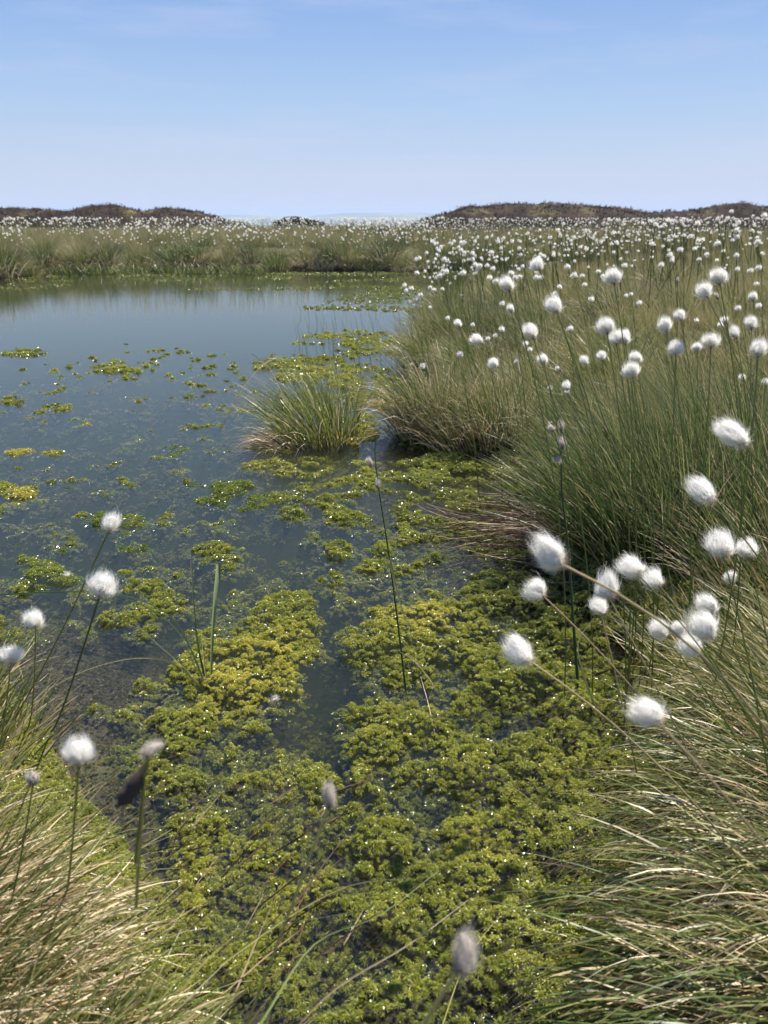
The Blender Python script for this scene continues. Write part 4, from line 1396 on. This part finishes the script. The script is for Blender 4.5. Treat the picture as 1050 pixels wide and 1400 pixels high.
# left group
LEFT = [
    (152, 713, 34, (-.35, .93), 'burst', 'ragged white head on a long slanting stem over the left water', (0, 1010), dict(aspect=.75, real=.030)),
    (140, 798, 40, (-.30, .95), 'puff', 'round cream head with a dark neck over the left water', (70, 1000), dict(aspect=1.05, real=.032, r0=.0015, mat=M_STEMDARK)),
    (47, 845, 30, (.05, 1), 'burst', 'cream fan shaped head near the left edge', (35, 1000), dict(real=.028)),
    (15, 893, 30, (-.1, 1), 'burst', 'white fan shaped head cut close to the left edge', (-5, 1030), dict(real=.028)),
]
for px_, py_, sz, sd_, kd, lab, bs, kw in LEFT:
    plant(px_, py_, sz, sd_, kd, lab, base=W(*bs, .02), **kw)
# blurred near heads
plant(108, 1025, 42, (-.1, 1), 'burst', 'out of focus white head with a dark middle on the left', real=.024, base=W(90, 1220, .1))
plant(45, 1062, 26, (-.1, 1), 'seed', 'small blurred grey head near the left edge', real=.020, base=W(10, 1250, .1), aspect=1.7)
plant(203, 1022, 24, (-.2, 1), 'dull', 'blurred white tip above the black seed head', real=.014, dep=.52, base=D(185, 1180, .62), aspect=1.5)
plant(455, 1086, 46, (-.35, .93), 'dull', 'slim grey seed head on an arching yellow stem low in the moss', real=.026, base=W(330, 1420, .12), mat=M_LEAFY, r0=.0014, aspect=.7)
plant(645, 1306, 66, (-.65, .76), 'dull', 'blurred greyish head nearest the bottom edge', real=.034, dep=.52, base=D(560, 1440, .62), mat=M_LEAFY, r0=.0016, aspect=1.0)
# black seed head
e = empty('sedge_spike', D(186, 1240, .66), 'blurred black seed spike slanting over the lower left grass', 'sedge')
o_ = np.array(e.location)
sp_ = [D(160 + 44 * s_, 1103 - 66 * s_ + 6 * math.sin(3 * s_), .54) for s_ in np.linspace(0, 1, 9)]
v, f, a = tube(local(sp_, o_), 1.0, 1.0, 8)
for k_ in range(9):
    c0_ = np.asarray(sp_[k_]) - o_
    v[k_ * 8:k_ * 8 + 8] = c0_ + (v[k_ * 8:k_ * 8 + 8] - c0_) * (.0006 + .0052 * math.sin(math.pi * (k_ / 8) ** .8) ** .7 * (1 + .2 * math.sin(k_ * 4.0)))
link('seed_head', mesh_np('seed_head', v, [f], M_SEEDS, {'rnd': a['t'] * .1, 't': a['t']}), e)
v, f, a = tube(local([D(186, 1240, .66), D(190, 1170, .60), D(194, 1110, .57), D(198, 1050, .54)], o_), .0016, .0013, 6)
link('stem', mesh_np('stem', v, [f], M_LEAFY, a), e)

# tall brown tipped stem in the middle
root = W(555, 945); dr = PXV(root[None])[2][0]
e = empty('woolly_sedge', root, 'tall dark green stem with two woolly brown spikelets in the middle of the pool', 'sedge')
v, f, a = tube(local(spline([D(555, 945, dr), D(545, 860, dr), D(532, 760, dr), D(519, 675, dr), D(513, 625, dr)], root), 6 and root) if False else
               local(spline([D(555, 945, dr), D(545, 860, dr), D(532, 760, dr), D(519, 675, dr), D(513, 625, dr), D(514, 596, dr)], 6), root), .0024, .0009, 6)
link('stem', mesh_np('stem', v, [f], M_STEMDARK, a), e)
lf([(533, 765), (541, 800), (550, 835), (563, 872)], .0060, .0012, M_LEAFY, parent=e, root_=root, dep0=dr - .01)
for (qx, qy, rl, dx, dy) in ((506, 632, .024, .35, .9), (517, 662, .022, -.1, 1)):
    cm, bm = HEADS['seed'][qx % 3]
    h_ = link('spikelet', cm, e)
    dd3 = np.array([dx, 0, 0]) - np.array([0, SP, CP]) * dy
    h_.location = D(qx, qy, dr - .005) + dd3 * rl * .5 - root
    align(h_, -dd3); h_.scale = (rl * 1.2, rl * 1.2, rl)
# dark upright stem with four half bare heads
root = W(790, 945, .02); dr = PXV(root[None])[2][0]
e = empty('cottongrass', root, 'tall dark upright stem with four half bare heads before the right bank', 'cottongrass')
v, f, a = tube(local(spline([D(791, 945, dr), D(783, 840, dr), D(777, 750, dr), D(769, 680, dr), D(767, 628, dr)], 6), root), .0034, .0018, 6)
link('stem', mesh_np('stem', v, [f], M_STEMDARK, a), e)
for q, (qx, qy, dx, dy, rl) in enumerate([(754, 586, .6, .8, .020), (768, 583, -.1, 1, .024), (769, 605, .15, 1, .028), (761, 628, -.5, -.85, .022)]):
    cm, bm = HEADS['seed'][q % 3]
    h_ = link('spikelet', cm, e)
    dd3 = np.array([dx, 0, 0]) - np.array([0, SP, CP]) * dy
    dd3 /= np.linalg.norm(dd3)
    jp = D(qx, qy, dr - .005) + dd3 * rl * .5
    h_.location = jp - root
    align(h_, -dd3); h_.scale = (rl * 1.3, rl * 1.3, rl)
    v, f, a = tube(local([D(767, 622, dr), jp], root), .0011, .0008, 5)
    link('stalk', mesh_np('stalk', v, [f], M_STEM, a), e)

# ------------------------------------------------------------------ small heads seen one by one
MIDS = [(687, 415, 9), (686, 450, 10), (629, 484, 9), (779, 449, 10), (718, 470, 9), (646, 444, 7), (612, 435, 7), (578, 500, 9), (563, 498, 6), (724, 478, 8), (667, 463, 7), (677, 459, 7), (706, 494, 7),
        (607, 354, 8), (570, 373, 8), (601, 377, 9), (610, 371, 9), (633, 373, 9), (646, 346, 8), (646, 354, 8), (656, 363, 8), (649, 362, 8), (654, 367, 8), (672, 345, 8),
        (666, 363, 7), (674, 367, 8), (669, 380, 9), (677, 384, 8), (698, 373, 9), (704, 379, 8), (553, 390, 7), (555, 397, 7), (563, 394, 7), (593, 396, 7), (605, 395, 6), (588, 393, 6),
        (575, 403, 7), (572, 409, 7), (558, 412, 7), (569, 418, 7), (588, 420, 6), (776, 365, 9), (784, 376, 9), (796, 377, 7), (765, 392, 8), (799, 389, 7), (759, 402, 9),
        (854, 363, 8), (818, 371, 7), (800, 389, 6), (1008, 368, 8), (950, 340, 7), (808, 409, 9), (874, 414, 9), (856, 404, 7), (863, 402, 7), (1037, 366, 9), (1026, 370, 8), (1034, 388, 8),
        (979, 334, 7), (966, 348, 7), (1007, 349, 8), (930, 341, 8), (916, 348, 9), (919, 356, 7), (904, 362, 9), (980, 356, 6), (1000, 289, 6), (1045, 294, 9), (1007, 314, 8), (1007, 324, 8),
        (954, 329, 6), (982, 332, 7), (1036, 330, 8), (1009, 421, 9), (1037, 418, 9), (985, 444, 9), (952, 438, 7), (549, 495, 5), (752, 530, 7), (762, 503, 6), (630, 342, 7), (635, 345, 6), (627, 338, 6),
        (775, 535, 7), (752, 578, 6), (858, 617, 6)]
for q, (px_, py_, sz) in enumerate(MIDS):
    real_ = .028
    dep_ = FPX * real_ / sz
    if px_ < 600 and py_ < 430:
        lab, grp = 'small white head on a thin stem over the water by the spit', 'heads over the spit water'
    elif px_ < 760 and py_ < 400:
        lab, grp = 'small round white cottongrass head bunched above the inlet', 'heads bunched above the inlet'
    elif py_ < 380:
        lab, grp = 'small white cottongrass head in the upper meadow below the right mound', 'heads of the upper meadow'
    else:
        lab, grp = 'small white cottongrass head scattered low among the right bank grass', 'small heads among the right bank grass'
    if px_ > 600 and py_ > 415:
        dep_ = min(dep_, 2.6); real_ = sz * dep_ / FPX
    plant(px_, py_, sz, (rnd.uniform(.05, .5), .9), 'burst' if q % 5 == 0 else 'puff', lab, grp, real=real_, dep=dep_, r0=.0011)

# more individual heads across the right meadow
stem_mesh = []
for q in range(6):
    lx = rnd.uniform(-.22, -.05); ly = rnd.uniform(-.06, .06)
    v, f, a = tube([(lx * s_ ** 1.6, ly * s_ ** 1.6, s_) for s_ in np.linspace(0, 1, 6)], .0035, .0028, 4)
    stem_mesh.append((mesh_np('stem', v, [f], M_STEM, a), lx, ly))


def hlabel(x, y):
    band = 'low in' if y < 5 else ('midway up' if y < 7.5 else 'high in')
    side = 'beside the inlet' if x / y < .2 else ('below the right mound' if x / y < .36 else 'close to the right edge')
    return f'little white cottongrass head {band} the right meadow {side}', 'cottongrass', f'little heads {band} the right meadow {side}'


left_n = 292 - count_h
q = 0
tries = 0
while q < left_n and tries < 6000:
    tries += 1
    r_ = rs.uniform(4.6, 9.5) if rs.rand() < .75 else rs.uniform(9.5, 13)
    a_ = math.radians(rs.uniform(4, 27.5))
    x, y = r_ * math.sin(a_), r_ * math.cos(a_)
    if sdist(np.array([x]), np.array([y]))[0] < .1 or noise(np.array([x]), np.array([y]), .9, 12)[0] < rs.uniform(.25, .6):
        continue
    z = g1(x, y)
    hh = rs.uniform(.40, .58)
    e_ = empty('cottongrass', (x, y, z), *hlabel(x, y))
    sm, lx, ly = stem_mesh[q % 6]
    s_ = link('stem', sm, e_); s_.scale = (hh, hh, hh)
    cm, bm = SMALL[q % 5]
    h_ = link('cotton_head', cm, e_); h_.location = (lx * hh, ly * hh, hh)
    k_ = rs.uniform(.020, .030)
    h_.scale = (k_, k_, k_)
    h_.rotation_euler = (rs.normal(0, .4), rs.normal(0, .4), rs.uniform(0, 6))
    q += 1

# the countless rest
fs = []
for q in range(8):
    lx = -.1
    c_, b_ = cotton('puff', 90 + q, 26, 8, 6, sw=.10)
    v, f, a = tube([(0, 0, 0), (.02, 0, .5), (0, 0, 1)], .006, .006, 3)
    sc_ = .078 if q < 4 else .054
    V_ = np.concatenate([c_[0] * sc_ + [0, 0, 1], v]); F_ = [c_[1][0], f + len(c_[0])]
    fm = [0] * len(F_[0]) + [1] * len(f)
    fs.append(source('far_cotton_head', mesh_np('far_cotton_head', V_, F_, [M_COTTON, M_STEM], {'rnd': np.concatenate([c_[2]['rnd'], a['t']]), 't': np.concatenate([c_[2]['rnd'], a['t']])}, fmat=fm)))
n_m = 34000
rr = 5.5 + 32 * rs.rand(n_m) ** 1.35; aa = np.radians(rs.uniform(-30, 30, n_m))
X, Y = rr * np.sin(aa), rr * np.cos(aa)
s_ = sdist(X, Y)
den = noise(X, Y, 1.6, 21, 3)
bias = np.where(X / Y > .12, .6, np.where(X / Y > -.22, 1.0, .5)) * np.where((rr < 9), .20, 1) * np.where((rr > 9) & (rr < 15), .55, 1) * np.where((X / Y < .1) & (Y < 18), 3.6, 1) * np.where(rr > 24, .6, 1)
k_ = (s_ > .05) & ((Y > 12) | (X > .5)) & (den > rs.uniform(.34, .60, n_m)) & (rs.rand(n_m) < bias * .62)
X, Y = X[k_], Y[k_]
gzz = ground(X, Y)
hh = rs.uniform(.34, .68, len(X))
hh = np.minimum(hh, np.where(Y > 14, .97 - gzz, 1))
scatter('far_cottongrass', np.stack([X, Y, gzz], 1), np.stack([rs.normal(0, .12, len(X)), rs.normal(-.15, .15, len(X)), rs.uniform(-.5, .5, len(X))], 1), hh,
        rs.rand(len(X)), rs.randint(0, 4, len(X)) + 4 * ((X / Y > .08) & (Y < 26)), fs, kind='stuff', label='countless tiny white cottongrass heads over the moor behind the pool', category='cottongrass')
print('heads', count_h, 'far', len(X))

# wisps of shed cotton on the water
for (qx, qy, s_, lab) in ((92, 785, .016, 'shed wisp of white cotton floating left of the round cream head'),
                          (376, 956, .014, 'shed wisp of white cotton lying on the yellow moss island')):
    n_ = 70
    rt = W(qx, qy, .012)[None] + rs.normal(0, s_ * .35, (n_, 3)) * [1, 1, .15]
    v, f, a = blades(rt - W(qx, qy, 0)[None], rs.uniform(0, 6.28, n_), rs.uniform(1.0, 1.6, n_), s_, rs.uniform(-.6, .9, n_), .0005, 4, seed=int(qx), curl=1.6)
    link('cotton_wisp', mesh_np('cotton_wisp', v, [f], M_COTTON, a), loc=W(qx, qy, 0), label=lab, category='cotton wisp')

# ------------------------------------------------------------------ air
me = bpy.data.meshes.new('haze')
x0, x1, y0_, y1_, z0, z1 = -9500, 9500, -9500, 9500, -70, 30
vs = [(x, y, z) for z in (z0, z1) for y in (y0_, y1_) for x in (x0, x1)]
me.from_pydata(vs, [], [(0, 2, 3, 1), (4, 5, 7, 6), (0, 1, 5, 4), (2, 6, 7, 3), (0, 4, 6, 2), (1, 3, 7, 5)])
m, t, out = nodes_for('haze')
pv = t.nodes.new('ShaderNodeVolumePrincipled')
pv.inputs['Color'].default_value = (0.55, 0.68, 0.92, 1)
pv.inputs['Density'].default_value = 0.0005
t.links.new(pv.outputs[0], out.inputs['Volume'])
me.materials.append(m)
USE_HAZE = True
if USE_HAZE:
    link('haze', me, kind='stuff')
